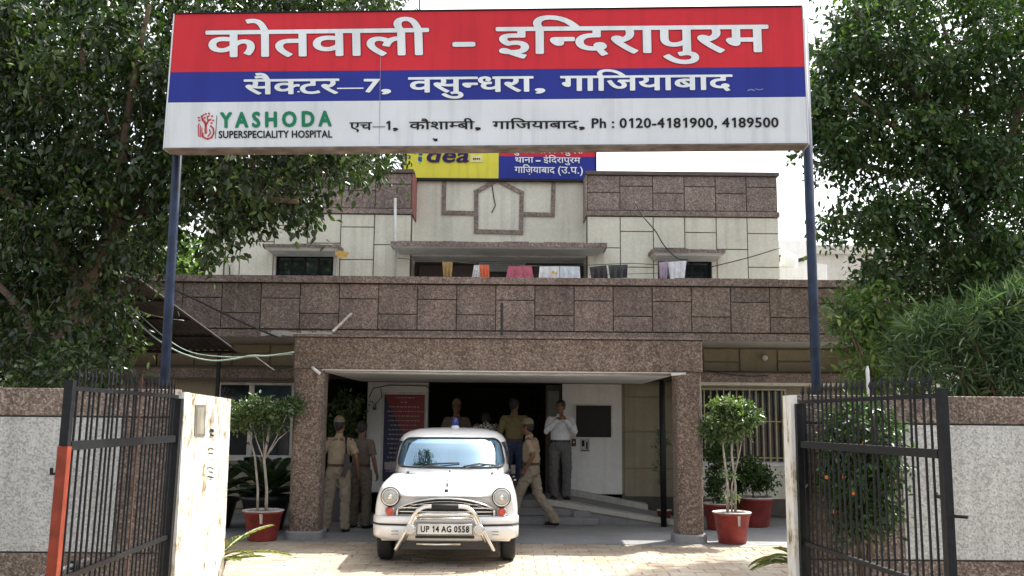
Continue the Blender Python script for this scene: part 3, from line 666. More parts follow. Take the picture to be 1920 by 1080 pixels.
lettering('lettering', dv('ग ा ि ज')+[('़',-.05)]+dv('य ा ब ा द'), f2, (965,324), (1040,325), 313, DEV, M['ink_white'], s2, .012, 0, .01)
lettering('lettering', ['(','उ','.','प','.',')'], f2, (1045,325), (1094,326), 313, DEV, M['ink_white'], s2, .012, .02, .01)

# ================================================================== BIG ENTRANCE SIGN
SA, SB = Vector((-3.435, 9.15, 4.325)), Vector((2.815, 8.85, 4.33)); U = (SB-SA); U.z = 0; U.normalize()
SN = Vector((U.y, -U.x, 0)); fs_ = planeframe(SA, U)
sg = thing('entrance_sign', 'wide red, blue and white hoarding carried high over the open gates on two poles', 'sign', (-.3, 9.0, 0))
def sface(name, mat, px, depth=0.0, back=.18):
    q = [fs_(*p)+SN*depth for p in px]; b_ = [v-SN*back for v in q]
    return obj(name, MB().hexa(q, b_), mat, sg)
TL, TR, BR, BL = (328,27), (1503.5,13), (1514.5,268), (308.5,277)
def lerp(a, b, t): return (a[0]+(b[0]-a[0])*t, a[1]+(b[1]-a[1])*t)
lt = lambda y: (y-27)/250.; 
L1, R1 = lerp(TL, BL, .434), lerp(TR, BR, .440); L2, R2 = lerp(TL, BL, .660), lerp(TR, BR, .660)
sface('red_band', M['sred'], [L1, R1, TR, TL]); sface('blue_band', M['sblue'], [L2, R2, (R1[0],R1[1]+.35), (L1[0],L1[1]+.35)]); sface('white_band', M['swhite'], [BL, BR, (R2[0],R2[1]+.35), (L2[0],L2[1]+.35)])
sface('frame_bottom', simple('rusty_sign_frame', (0.16,0.13,0.11), 0.7, var=.4), [(308.0,280.5),(1515,271.5),(1514.7,268.6),(308.3,277.6)], .012, .22)
sface('frame_top', M['black'], [(327.5,26.6),(1504,12.6),(1504,10.6),(327.5,24.6)], .012, .22)
sface('frame_side', M['swhite'], [(305.8,280),(308.2,277.4),(327.8,27),(325.6,25)], .006, .2); sface('frame_side', M['swhite'], [(1514.9,268),(1517.5,271),(1506,11),(1503.9,13)], .006, .2)
# support rails behind
for t in (.08,.5,.92): obj('rear_rail', MB().tube([SA-SN*.24+Vector((0,0,1.39*t)), SB-SN*.24+Vector((0,0,1.39*t))], .03, 6), M['navy'], sg)
pl = P(328,290,9.36); prr = P(1500,275,9.06)
obj('pole', MB().tube([(-3.39,9.40,0),(-3.40,9.40,5.7)], .047, 12), M['navy'], sg, True, 'left dark blue steel pole'); obj('pole', MB().tube([(2.93,9.2,0),(2.90,9.14,5.7)], .047, 12), M['navy'], sg, True, 'right dark blue steel pole')
obj('aerial_rod', MB().tube([P(787,22,9.2),P(787,-6,9.2)], .009, 6), M['wire'], sg)
W_ = M['ink_white']; K_ = M['ink_black']
def sl_(tok, p0, p1, yt, cap, mat, off=.016, gap=0., edge=None, shear=0., pr=.006):
    if edge: lettering('lettering_edge', tok, fs_, p0, p1, yt, cap, edge, sg, off, gap, .004, shear, .012)
    return lettering('lettering', tok, fs_, p0, p1, yt, cap, mat, sg, off, gap, pr, shear)
ED, EN = M['ink_edge'], M['ink_navy']
sl_(dv('क ो त व ा ल ी'), (388,107), (802,102.5), 59, DEV, W_, .020, 0, ED)
sl_(['-'], (847,98), (893,97.5), 54, LAT, W_, .03, 0, ED)
sl_(dv('इ ि h:न द र ा प ु र म'), (932,101), (1438,97), 52.5, DEV, W_, .020, 0, ED)
sl_(dv('स ै h:क ट र'), (459,177), (634,175.5), 150, DEV, W_, .022, 0, EN)
sl_(['–'], (633,175), (681,174.5), 151, LAT, W_, .0, 0)
sl_(['7'], (681,173), (712,173), 149, LAT, W_, .03, 0, EN); sl_([','], (714,172.5), (734,172.5), 149, LAT, W_, .04, 0, EN)
sl_(dv('व स ु h:न ध र ा'), (767,173.5), (998,171.5), 146, DEV, W_, .022, 0, EN); sl_([','], (1002,171), (1023,171), 147, LAT, W_, .04, 0, EN)
sl_(dv('ग ा ि ज य ा ब ा द'), (1052,170.5), (1371,168), 143.5, DEV, W_, .022, 0, EN)
sl_(list('YASHODA'), (414,239), (621,236), 212, LAT, M['ink_green'], .045, .24)
sl_(list('SUPERSPECIALITY HOSPITAL'), (410,259), (623,258), 246, LAT, K_, .028, .02)
sl_(dv('ए च'), (656,244), (697,243.6), 230, DEV, K_, .014); sl_(['–'], (699,243.6), (722,243.4), 229, LAT, K_, .0); sl_(['1'], (722,243.4), (735,243.3), 227.5, LAT, K_, .03); sl_([','], (736,243), (747,243), 229, LAT, K_, .04)
sl_(dv('क ौ श ा h:म ब ी'), (768,243), (889,242), 229, DEV, K_, .016); sl_([','], (890,242), (902,242), 227, LAT, K_, .04)
sl_(dv('ग ा ि ज य ा ब ा द'), (924,242), (1084,241), 228, DEV, K_, .016); sl_([','], (1085,241), (1097,241), 226, LAT, K_, .04)
sl_(list('Ph : 0120-4181900, 4189500'), (1108,240), (1460,238.5), 222.5, LAT, K_, .026, .035)
# hospital emblem: a little tree of figures with a cupped hand, beside a thin upright line
em = MB(); e3 = lambda x, y: fs_(x, y)+SN*.006
def stroke(pts, wd):
    pts = [e3(*p) for p in pts]; 
    for p, q in zip(pts, pts[1:]):
        d = (q-p).normalized(); n_ = d.cross(SN).normalized()*wd/2; em.add([p-n_-d*wd*.3, p+n_-d*wd*.3, q+n_+d*wd*.3, q-n_+d*wd*.3], [(0,1,2,3)])
stroke([(386,250),(386,232),(380,224)], .022); stroke([(386,236),(391,226),(396,224)], .016); stroke([(380,226),(378,219),(383,215)], .012); stroke([(390,227),(389,219),(393,217)], .012)
stroke([(380,250),(381,257),(389,261),(397,258),(401,250),(400,241),(395,236)], .016); stroke([(390,256),(395,250),(393,243)], .012)
stroke([(373,256),(372,236),(374,232)], .010); stroke([(376,257),(376,236)], .010); stroke([(379,257),(379,240)], .008)
for x, y in ((374,226),(379,218),(386,214),(392,213),(398,218),(400,226),(397,231),(373,221),(384,221)): stroke([(x-1,y),(x+1,y)], .016)
obj('emblem', em, M['ink_red'], sg)
em = MB(); stroke([(407,217),(404,260)], .006); obj('emblem_line', em, K_, sg)
em = MB(); stroke([(815,262.5),(819,262.5)], .026); stroke([(812,260.5),(814,261)], .012); obj('paint_blot', em, K_, sg)
em = MB(); stroke([(1402,170),(1408,168),(1414,170)], .012); stroke([(1416,167),(1424,169),(1430,167)], .008); obj('chalk_scuff', em, simple('pale_scuff', (0.20,0.24,0.42), .6), sg)
em = MB(); stroke([(714,104),(711,270)], .004); obj('sheet_seam', em, simple('seam_line', (0.34,0.30,0.34), .6), sg)

# ================================================================== BOUNDARY WALLS AND GATE PILLARS
def bwall(side):
    sx = -1 if side < 0 else 1
    t = thing('boundary_wall', 'left boundary wall with a grey pebble panel framed in brown grit' if sx < 0 else 'right boundary wall with a grey pebble panel framed in brown grit, behind the flowering shrub', 'wall', (sx*5, 9.0, 0), )
    a, b_ = (-9.6, -3.165) if sx < 0 else (2.66, 9.6)
    obj('wall_core', MB().box(a, b_, 9.03, 9.22, -0.1, 1.93), M['joint'], t)
    x0, x1 = (a, -3.62) if sx < 0 else (3.62, b_)
    obj('top_band', MB().bev(a, b_, 8.995, 9.03, 1.70, 1.955, .006), M['grit_dark'], t)
    obj('coping', MB().box(a, b_, 8.97, 9.25, 1.931, 1.96) if False else MB().box(a, b_, 9.031, 9.24, 1.931, 1.957), M['grit_dark'], t)
    obj('bottom_band', MB().bev(a, b_, 8.995, 9.03, -.1, .45, .006), M['grit_dark'], t)
    q = (-3.62, b_) if sx < 0 else (a, 3.62)
    obj('end_band', MB().bev(q[0], q[1], 8.995, 9.03, .465, 1.685, .006), M['grit_dark'], t)
    w_ = (x1-x0)/2
    for k in range(2): obj('panel', MB().bev(x0+k*w_+.008, x0+(k+1)*w_-.008, 8.997, 9.03, .465, 1.685, .006), M['cream_grit'], t)
    return t
bwl = bwall(-1); bwr = bwall(1)
br_ = P(104,887,8.97); obj('iron_hook', MB().box(br_.x-.02, br_.x+.03, 8.9, 8.994, br_.z-.015, br_.z+.005), M['black'], bwl); obj('iron_hook', MB().box(br_.x-.022, br_.x-.008, 8.9, 8.94, br_.z+.005, br_.z+.05), M['black'], bwl)
def whitewash():
    m, nt, b = mk('flaking_whitewash'); v = pos(nt, (1,1,.55))
    q = ramp(nt, noi(nt, v, 7, 8, .7), [(0.36,(0.20,0.16,0.11)),(0.41,(0.50,0.43,0.30)),(0.47,(0.68,0.66,0.58)),(0.55,(0.76,0.75,0.71)),(1,(0.80,0.79,0.76))])
    q = mul(nt, q, ramp(nt, noi(nt, pos(nt,(14,14,1.2)), 1.0, 6), [(0.34,0.62),(0.46,1.0)]))
    nt.links.new(q, b.inputs['Base Color']); b.inputs['Roughness'].default_value = .85; bump(nt, b, noi(nt, v, 30, 4), .4, .006); return m
M['wash'] = whitewash()
gp = thing('gate_pillar', 'flaking whitewashed slab pillar at the hinge of the left gate', 'pillar', (-3.1, 9.7, 0))
# inner face runs back from the hinge; a slightly uneven slab
pw = MB(); pw.hexa([(-3.16,8.99,-.1),(-3.05,8.99,-.1),(-3.05,8.99,1.93),(-3.16,8.99,1.93)], [(-3.16,10.35,-.1),(-3.0,10.35,-.1),(-3.01,10.35,1.895),(-3.16,10.35,1.895)])
obj('slab', pw, M['wash'], gp)
def onslab(px, py, off=.004):     # point on the slab's inner face
    A, Bp = Vector((-3.05,8.99,0)), Vector((-3.0,10.35,0)); U_ = (Bp-A).normalized(); n_ = Vector((U_.y,-U_.x,0)); d = ray(px, py); c = Vector((0,0,HC)); return c+d*((A-c).dot(n_)/d.dot(n_))+n_*off
def slabbox(name, px, mat, dd=.02):
    q = [onslab(*p, dd) for p in px]; r_ = [onslab(*p, -.004) for p in px]; return obj(name, MB().hexa(q, r_), mat, gp)
slabbox('slot_frame', [(364,818),(384,818),(385,759),(366,759)], simple('grey_slot', (0.22,0.20,0.16),.9), .006)
slabbox('slot_recess', [(368,814),(381,814),(382,764),(369,764)], simple('weathered_slot', (0.36,0.34,0.27),.9), .008)
mk_ = MB()
def pmark(pts, w_=.012):
    for a, b_ in zip(pts, pts[1:]):
        p, q = onslab(*a), onslab(*b_); d = (q-p).normalized(); n_ = d.cross(Vector((1,0,0))).normalized()*w_/2
        mk_.add([p-n_, p+n_, q+n_, q-n_], [(0,1,2,3)])
pmark([(393,806),(400,808)], .03); pmark([(393,815),(400,817)], .02); pmark([(389,843),(394,840),(400,843)]); pmark([(390,850),(399,851)]); pmark([(396,860),(396,872)]); pmark([(394,862),(396,860)])
pmark([(387,878),(393,876),(400,880)]); pmark([(390,884),(399,887)]); pmark([(388,893),(400,896)], .016); pmark([(394,893),(394,900)])
obj('faded_paint_mark', mk_, M['ink_black'], gp)
gp2 = thing('gate_pillar', 'slim whitewashed pillar edge at the hinge of the right gate', 'pillar', (2.67, 9.1, 0))
obj('slab', MB().hexa([(2.595,8.93,-.1),(2.655,8.93,-.1),(2.655,8.93,1.95),(2.595,8.93,1.95)],[(2.60,9.20,-.1),(2.655,9.20,-.1),(2.655,9.20,1.95),(2.60,9.20,1.95)]), M['wash'], gp2)

# ================================================================== GATES
barm = None
def gate(loc, H, Nn, label, nb, red):
    """H hinge (x,y), N near free end (x,y). built in its own frame: +x from hinge to free end"""
    t = thing('gate', label, 'gate', (H[0], H[1], 0), 'open barred gate leaves'); d = Vector((Nn[0]-H[0], Nn[1]-H[1], 0)); L = d.length
    t.rotation_euler = (0,0,math.atan2(d.y, d.x))
    T = 1.90
    def part(n, mb, m, sm=False, lab=None): return obj(n, mb, m, t, sm, lab, True)
    part('hinge_post', MB().box(0,.08,-.045,.045,.06,T-.031), M['black'])
    if red:
        part('free_post', MB().box(L-.06,L,-.028,.028,1.50,T+.04), M['black'], lab='black upper length of the free end post'); part('free_post', MB().box(L-.064,L+.004,-.033,.033,.06,1.498), M['red_paint'], lab='orange-red painted lower length of the free end post')
    else: part('free_post', MB().box(L-.065,L,-.028,.028,.06,T+.03), M['black'])
    part('rail', MB().box(.07,L-.07,-.018,.018,T-.03,T), M['black']); part('rail', MB().box(.07,L-.08,-.026,.026,1.47,1.53), M['black'])
    part('rail', MB().box(.07,L-.08,-.02,.02,.60,.635), M['black']); part('rail', MB().box(.07,L-.08,-.02,.02,.10,.14), M['black'])
    r = .0068
    bm_ = MB().box(-r,r,-.0065,.0065,.141,T+.055); z = T+.055
    bm_.add([(-r,-.0065,z),(r,-.0065,z),(r,.0065,z),(-r,.0065,z),(-.019,-.012,z+.03),(.017,-.008,z+.03),(.017,.012,z+.03),(-.019,.008,z+.03),(0.012,.006,z+.10)],
            [(0,1,5,4),(1,2,6,5),(2,3,7,6),(3,0,4,7),(4,5,8),(5,6,8),(6,7,8),(7,4,8)])
    me = bm_.mesh('bar'); me.materials.append(M['black'])
    for k in range(nb):
        x = .07+(L-.17)*(k+.7)/(nb+.4); o = bpy.data.objects.new('bar', me); COL.objects.link(o); o.parent = t
        o.location = (x, random.uniform(-.002,.002), random.uniform(-.012,.006)); o.rotation_euler = (random.uniform(-.006,.006), random.uniform(-.007,.007), 0)
        if red and k == int(nb*.42): o['label'] = 'rust-stained picket'; o.data = me.copy(); o.data.materials[0] = simple('rusty_iron', (0.07,0.032,0.02), .8)
    return t, part, L
g1, pt1, L1_ = gate(None, (-3.135, 8.98), (-3.005, 6.44), 'black barred gate leaf swung open on the left, its free post orange-red below', 23, True)
g1.rotation_euler.x = R(-1.1)
pt1('latch_bolt', MB().tube([(L1_-.75,-.05,.66),(L1_+.02,-.05,.66)], .016, 8), M['steel']); pt1('latch_keeper', MB().box(L1_-.5,L1_-.46,-.07,-.021,.63,.69), M['black'])
g2, pt2, L2_ = gate(None, (2.672, 8.96), (2.875, 6.38), 'all-black barred gate leaf swung open on the right before the flowering shrub', 23, False)
pt2('hook', MB().tube([(L2_-.02,.04,1.10),(L2_+.05,.09,1.10)], .012, 6), M['black']); pt2('hook', MB().tube([(L2_-.10,.03,1.21),(L2_-.26,.06,1.21),(L2_-.28,.06,1.23)], .014, 6), M['black'])
tag(obj('thin_post', MB().tube([(3.40,9.13,1.90),(3.395,9.13,2.20),(3.40,9.13,2.24)], [.018,.018,.006], 8), M['aluwhite'], None), 'thin white post rising from the wall behind the right gate spikes', 'post')

# ================================================================== TIN AWNING, CABLES
aw = thing('tin_awning', 'dark sloping tin sheet awning on a post at the left of the building', 'awning', (-6, 15, 0))
A0, A1, A2, A3 = P(445,657,15.6), P(258,519,12.8), Vector((-9.8,12.8,3.62)), Vector((-9.8,15.6,2.78))
tb = MB(); nx = 90
for i in range(nx+1):
    t = i/nx; lo = A3.lerp(A0, t); hi = A2.lerp(A1, t); dz = .014*math.sin(i*math.pi/1.0+.5)*(1 if i%2 else -1) ; dz = .014 if i % 2 else -.014
    tb.v += [tuple(lo+Vector((0,0,dz))), tuple(hi+Vector((0,0,dz)))]
for i in range(nx): tb.f.append((2*i, 2*i+2, 2*i+3, 2*i+1))
obj('tin_sheet', tb, M['tin'], aw)
obj('edge_angle', MB().tube([A0-Vector((0,0,.03)), A1-Vector((0,0,.03))], .022, 6), M['tin'], aw); obj('edge_angle', MB().tube([A0-Vector((0,0,.03)), A3-Vector((0,0,.03))], .025, 6), M['black'], aw)
for t in (.25,.5,.75): obj('purlin', MB().tube([A3.lerp(A2,t)-Vector((0,0,.04)), A0.lerp(A1,t)-Vector((0,0,.04))], .02, 6), M['black'], aw)
for t in (.1,.35,.6,.85): obj('rafter', MB().tube([A3.lerp(A0,t)-Vector((0,0,.07)), A2.lerp(A1,t)-Vector((0,0,.07))], .022, 6), M['black'], aw)
obj('post', MB().tube([(-4.72,15.45,0),(-4.72,15.45,2.72)], .035, 8), M['black'], aw); obj('post', MB().tube([(-8.2,13.0,0),(-8.2,13.0,3.5)], .035, 8), M['black'], aw)
def cable(label, pts, Y, r, mat, name='cable'):
    q = [P(x, y, Y if not isinstance(Y, (list,tuple)) else Y[i]) for i, (x, y) in enumerate(pts)]; s_ = []
    for i in range(len(q)-1):
        p0, p1, p2, p3 = q[max(i-1,0)], q[i], q[i+1], q[min(i+2,len(q)-1)]
        for k in range(5):
            t = k/5; s_.append(.5*((2*p1)+(p2-p0)*t+(2*p0-5*p1+4*p2-p3)*t*t+(3*p1-p0-3*p2+p3)*t**3))
    s_.append(q[-1]); return tag(obj(name, MB().tube(s_, r, 5), mat, None, True), label, 'cable')
cable('pale green cable sagging lowest from the tin awning to the porch beam', [(232,570),(262,607),(300,640),(345,664),(395,676),(440,673),(470,667),(505,667),(551,660)], 13.7, .011, M['cable'])
cable('thinner pale green cable just above the sagging one', [(236,566),(275,602),(315,637),(360,661),(420,669),(470,669),(548,664)], 13.8, .007, M['cable'])
cable('slack white wire dropping behind the left sign pole under the tin awning', [(240,568),(262,583),(300,594),(345,601)], 13.9, .006, M['aluwhite'])
cable('dark wire slanting down the parapet from the left corner to the broken plaster', [(250,518),(330,545),(400,578),(460,607),(520,632)], 15.9, .016, M['wire'])
cable('thin wire slanting from the green cable down to the lintel band', [(480,669),(515,695)], 15.5, .008, M['aluwhite'])
cable('dark wire hanging down the right upper block to its window', [(1190,378),(1205,405),(1228,432),(1245,460),(1270,484),(1290,487)], 17.95, .012, M['wire'])
cable('dark wire running from the right upper window to the building corner', [(1335,500),(1400,484),(1462,465)], 18.3, .010, M['wire'])
cable('old wire lying on the lintel band right of the porch', [(1325,694),(1352,700),(1400,705),(1440,704)], 17.05, .010, M['wire'])
sk = tag(obj('stick', MB().tube([P(624,622,15.5), P(659,588,15.85)], [.022,.026], 6), M['palebark'], None), 'broken pale stick leaning against the parapet on the porch roof', 'stick')
rd = tag(obj('iron_rod', MB().tube([P(941,629,15.6), P(941,568,15.6)], .028, 6), M['wire'], None), 'black iron rod standing upright on the porch roof', 'rod')

# ================================================================== CLOTHESLINE AND WASHING
YC = 17.6
cable('clothesline strung under the middle canopy and on to the right window', [(745,484),(800,488),(850,491),(905,496),(960,498),(1040,499),(1105,497),(1180,494),(1235,496),(1290,493)], YC, .007, M['wire'], 'clothesline')
cable('lower wire from the washing to the right window', [(1105,515),(1170,514),(1235,512)], YC+.1, .005, M['wire'], 'clothesline')
def garment(label, px, cols, cat='cloth', name='cloth', wav=.055, seedk=0):
    """px: outline quad TL,TR,BR,BL in the photo, hung over the line at y=YC; a wavy double sheet with thickness"""
    mb = MB(); n, m_ = 14, 8; tl, tr, br, bl = px
    for s_ in (0, 1):
        for j in range(m_+1):
            for i in range(n+1):
                a = lerp(tl, tr, i/n); b_ = lerp(bl, br, i/n); p = lerp(a, b_, j/m_)
                y = YC-.012*(1-s_*2)*(1 if j else 0.3)+wav*math.sin(i*1.3+seedk*2+j*.25)*(j/m_)
                mb.v.append(tuple(P(p[0], p[1], y)))
        o = s_*(n+1)*(m_+1)
        for j in range(m_):
            for i in range(n): a = o+j*(n+1)+i; mb.f.append((a, a+1, a+n+2, a+n+1))
    return tag(obj(name, mb, cols, None, True), label, cat)
garment('brown and gold cloth bundle hanging alone at the left of the clothesline', [(829,490),(849,491),(846,540),(833,540)], fold_cloth('gold_cloth',(0.35,0.24,0.09)), seedk=1)
garment('white cloth triangle half behind the orange one', [(889,497),(899,497),(903,545),(880,545)], fold_cloth('white_cloth',(0.66,0.66,0.66)), seedk=2)
garment('bright orange-red cloth on the clothesline', [(898,496),(917,496),(918,545),(903,545)], fold_cloth('orange_cloth',(0.70,0.16,0.07)), seedk=3)
garment('pink-red striped towel on the clothesline', [(953,499),(997,499),(1005,545),(944,545)], fold_cloth('pink_towel',(0.46,0.12,0.17)), 'towel', 'towel', seedk=4)
wtw = garment('white towel with a small yellow motif on the clothesline', [(1012,499),(1049,499),(1049,545),(1008,545)], fold_cloth('white_towel',(0.74,0.74,0.76)), 'towel', 'towel', seedk=5)
mo_ = MB()
for (x, y, r_) in ((1037,511,.03),(1043,512,.022),(1031,510,.012)): c_ = P(x, y, YC-.09); mo_.lathe([(0,0),(r_,0)], tuple(c_), 10, 'y')
obj('printed_motif', mo_, simple('yellow_motif', (0.55,0.45,0.05), .8), wtw)
garment('pale blue-white towel beside the one with the yellow motif', [(1050,499),(1087,500),(1089,545),(1050,545)], fold_cloth('bluewhite_towel',(0.64,0.69,0.76)), 'towel', 'towel', seedk=6)
garment('dark brown-grey shorts, left one of the dark pair of clothes', [(1105,501),(1137,497),(1140,522),(1109,524)], fold_cloth('dark_shorts',(0.055,0.048,0.05)), 'shorts', 'shorts', seedk=7)
garment('dark grey shorts hanging right of the brown-grey ones', [(1140,497),(1177,496),(1176,521),(1144,522)], fold_cloth('grey_shorts',(0.06,0.068,0.068)), 'shorts', 'shorts', seedk=8)
garment('lilac patterned cloth in front of the right upper window', [(1235,492),(1252,490),(1249,545),(1238,545)], fold_cloth('lilac_cloth',(0.42,0.33,0.42)), seedk=9)
garment('white vest in front of the right upper window', [(1252,491),(1287,489),(1281,545),(1259,545)], fold_cloth('white_vest',(0.72,0.74,0.78)), 'vest', 'vest', seedk=10)
yt = thing('patch', 'yellow cloth scrap tied to the left window canopy', 'cloth', P(641,480,17.95))
obj('cloth_scrap', MB().add([tuple(P(*p, 17.93)) for p in ((629,471),(640,470),(655,474),(650,482),(636,484),(628,476))]+[tuple(P(*p, 17.97)) for p in ((629,471),(640,470),(655,474),(650,482),(636,484),(628,476))], [(0,1,2,3,4,5),(11,10,9,8,7,6)]+[(i,(i+1)%6,6+(i+1)%6,6+i) for i in range(6)]), fold_cloth('yellow_scrap',(0.6,0.38,0.10)), yt)

# ================================================================== DISTANT BUILDINGS
db = thing('far_building', 'pale grey weathered block beyond the parapet behind the right tree', 'building', (13, 27, 0))
p0, p1 = P(1516,470,27), P(1720,480,27); obj('wall', MB().box(p0.x,p1.x+3,27,34,0,p0.z+.1), M['soffit'], db); obj('wall', MB().box(p0.x-.9,p0.x-.01,26.8,33,0,p0.z+.25), M['white_wall'], db)
obj('parapet', MB().box(p0.x,p1.x+3,26.9,27.0,p0.z-.1,p0.z+.15), M['soffit'], db)
wb = thing('white_shed', 'white gable-roofed shed between the upper block and the right sign pole', 'building', (7.3, 22.5, 0))
p0, p1 = P(1463,500,22.5), P(1503,488,22.5)
obj('wall', MB().prism([(p0.x,0),(p1.x+.6,0),(p1.x+.6,p1.z-.1),(p1.x,p1.z-.02),(p0.x,p0.z-.02)], 22.5, 26), M['white_wall'], wb)
obj('roof', MB().hexa([(p0.x-.05,22.4,p0.z-.02),(p1.x+.1,22.4,p1.z),(p1.x+.1,22.4,p1.z+.08),(p0.x-.05,22.4,p0.z+.06)],[(p0.x-.05,26,p0.z-.02),(p1.x+.1,26,p1.z),(p1.x+.1,26,p1.z+.08),(p0.x-.05,26,p0.z+.06)]), M['tin'], wb)
wt = thing('water_tank', 'small pale tank with a valve on the shed roof behind the upper block', 'tank', P(1477,488,21.5))
tp = P(1477,492,21.5); mb = MB().lathe([(0,-.15),(.2,-.15),(.23,-.05),(.23,.1),(.12,.2),(.05,.25),(0,.25)], tp, 14); obj('tank_body', mb, M['white_wall'], wt, True); obj('valve', MB().box(tp.x-.25,tp.x-.18,21.4,21.5,tp.z,tp.z+.15), M['wire'], wt)
obj('tank_stand', MB().box(tp.x-.3,tp.x+.3,21.3,21.7,0,tp.z-.151), M['white_wall'], wt)

# ================================================================== POTTED PLANTS
def pot(loc, r, h, label, name='flower_pot', group=None, drip=True):
    t = thing(name, label, 'potted plant', loc, group); x, y, z = loc
    obj('pot', MB().lathe([(0,.0),(r*.68,.0),(r*.72,.02),(r*.93,h*.93),(r*.98,h*.93),(r*.98,h*.99),(r*.90,h*.99),(r*.86,h*.85)], (x,y,z), 36), M['pot'], t, True)
    obj('rim', MB().lathe([(r*.84,h*.95),(r*.90,h*.992),(r*.99,h*.994),(r*1.03,h*1.015),(r*.99,h*1.04),(r*.90,h*1.045),(r*.84,h*.99)], (x,y,z), 36), M['potrim'], t, True)
    if drip: obj('paint_drip', MB().hexa([(x+.03,y-r*.99,z+h*.62),(x+.055,y-r*.99,z+h*.62),(x+.06,y-r*1.0,z+h*.95),(x+.02,y-r*1.0,z+h*.95)],[(x+.03,y-r*.8,z+h*.62),(x+.055,y-r*.8,z+h*.62),(x+.06,y-r*.85,z+h*.95),(x+.02,y-r*.85,z+h*.95)]), M['potrim'], t)
    obj('soil', MB().lathe([(0,h*.90),(r*.87,h*.88)], (x,y,z), 24), M['soil'], t)
    return t
def foliage(t, clumps, leaf, per, length, mat, down=.2, jit=.02, asp=.5, name='foliage', twig=True, dens=1.0):
    C, D, Nn, T, TW = sprays(clumps, leaf, per, length, down, jit, dens)
    L = leaf*(.7+.6*rng.random(len(C))); o = leaves(name, C, D, Nn, L, L*asp, mat, t, T)
    if twig: obj('twigs', twigmesh(TW, .0035), M['bark'], t)['kind'] = 'stuff'
    return o
def stem(t, pts, r, mat=None, name='stem'): return obj(name, MB().tube(pts, [q_*.75 for q_ in r], 8), mat or M['palebark'], t, True)
lp = (-3.47, 13.75, 0)
t = pot(lp, .285, .40, 'round-topped fig in a red pot with a white drip, left of the porch')
x, y = lp[0], lp[1]
stem(t, [(x+.04,y,.34),(x+.03,y+.02,.7),(x-.02,y,1.1),(x+.03,y,1.55),(x+.12,y,1.85)], [.035,.028,.026,.018,.008]); stem(t, [(x-.08,y,.34),(x-.09,y,.7),(x-.16,y+.03,1.15),(x-.30,y,1.6),(x-.4,y,1.8)], [.026,.022,.02,.014,.006])
for dx, dz in ((.30,1.75),(-.1,1.8),(.05,1.95),(-.25,1.7),(.38,1.6)): stem(t, [(x-.02,y,1.1),(x+dx*.5,y+random.uniform(-.1,.1),1.4),(x+dx,y+random.uniform(-.2,.2),dz)], [.014,.010,.004], name='branch')
foliage(t, [(x-.02,y,1.86,.48,.40,.09,120),(x-.14,y,1.76,.42,.36,.12,70),(x+.34,y,1.84,.22,.25,.10,40),(x-.36,y,1.66,.20,.25,.16,34),(x-.1,y,1.52,.28,.25,.14,20),(x+.15,y,1.62,.2,.2,.12,16)], .06, 11, .20, M['leafP'], .05, .02)
rp = (3.15, 13.88, 0)
t = pot(rp, .27, .42, 'dome-crowned fig in the front red pot, right of the porch column')
x, y = rp[0], rp[1]
stem(t, [(x-.06,y,.36),(x-.05,y,.8),(x-.09,y,1.2),(x-.12,y,1.6)], [.03,.024,.02,.012]); stem(t, [(x+.05,y,.36),(x+.06,y,.8),(x+.02,y+.02,1.25),(x+.06,y,1.6)], [.028,.022,.02,.012])
stem(t, [(x,y,.36),(x+.01,y,.8),(x+.14,y,1.3),(x+.2,y,1.6)], [.02,.016,.012,.006])
foliage(t, [(x-.05,y,1.72,.36,.34,.15,100),(x-.02,y,1.92,.27,.25,.09,60),(x+.26,y,1.74,.20,.22,.12,40),(x-.28,y,1.58,.18,.22,.14,36),(x+.08,y,1.52,.2,.2,.10,20),(x+.30,y,1.90,.10,.1,.06,10)], .068, 11, .20, M['leafP'], .05, .02)
foliage(t, [(x,y,.62,.12,.12,.06,9),(x+.02,y,.92,.1,.1,.05,7)], .05, 9, .12, M['leafP'], 0, .02, twig=False)
for k, (pp_, r, h, lab, cl) in enumerate([((3.33,15.6,0), .25, .40, 'tall narrow dark shrub in a red pot half hidden behind the right porch column', [(3.30,15.6,.75,.20,.2,.35,60),(3.32,15.6,1.15,.22,.2,.35,70),(3.30,15.6,1.5,.18,.18,.2,30)]),
     ((4.02,16.1,0), .33, .46, 'broad low bush in a red pot under the barred window', [(3.95,16.1,.85,.36,.3,.26,120),(4.2,16.1,.75,.22,.25,.2,50),(3.75,16.1,.75,.2,.2,.2,40)])]):
    t = pot(pp_, r, h, lab, drip=False); stem(t, [(pp_[0],pp_[1],h*.9),(pp_[0]-.03,pp_[1],h+.5)], [.02,.01], M['bark']); foliage(t, cl, .06, 12, .18, M['leafR'], .1, .03)
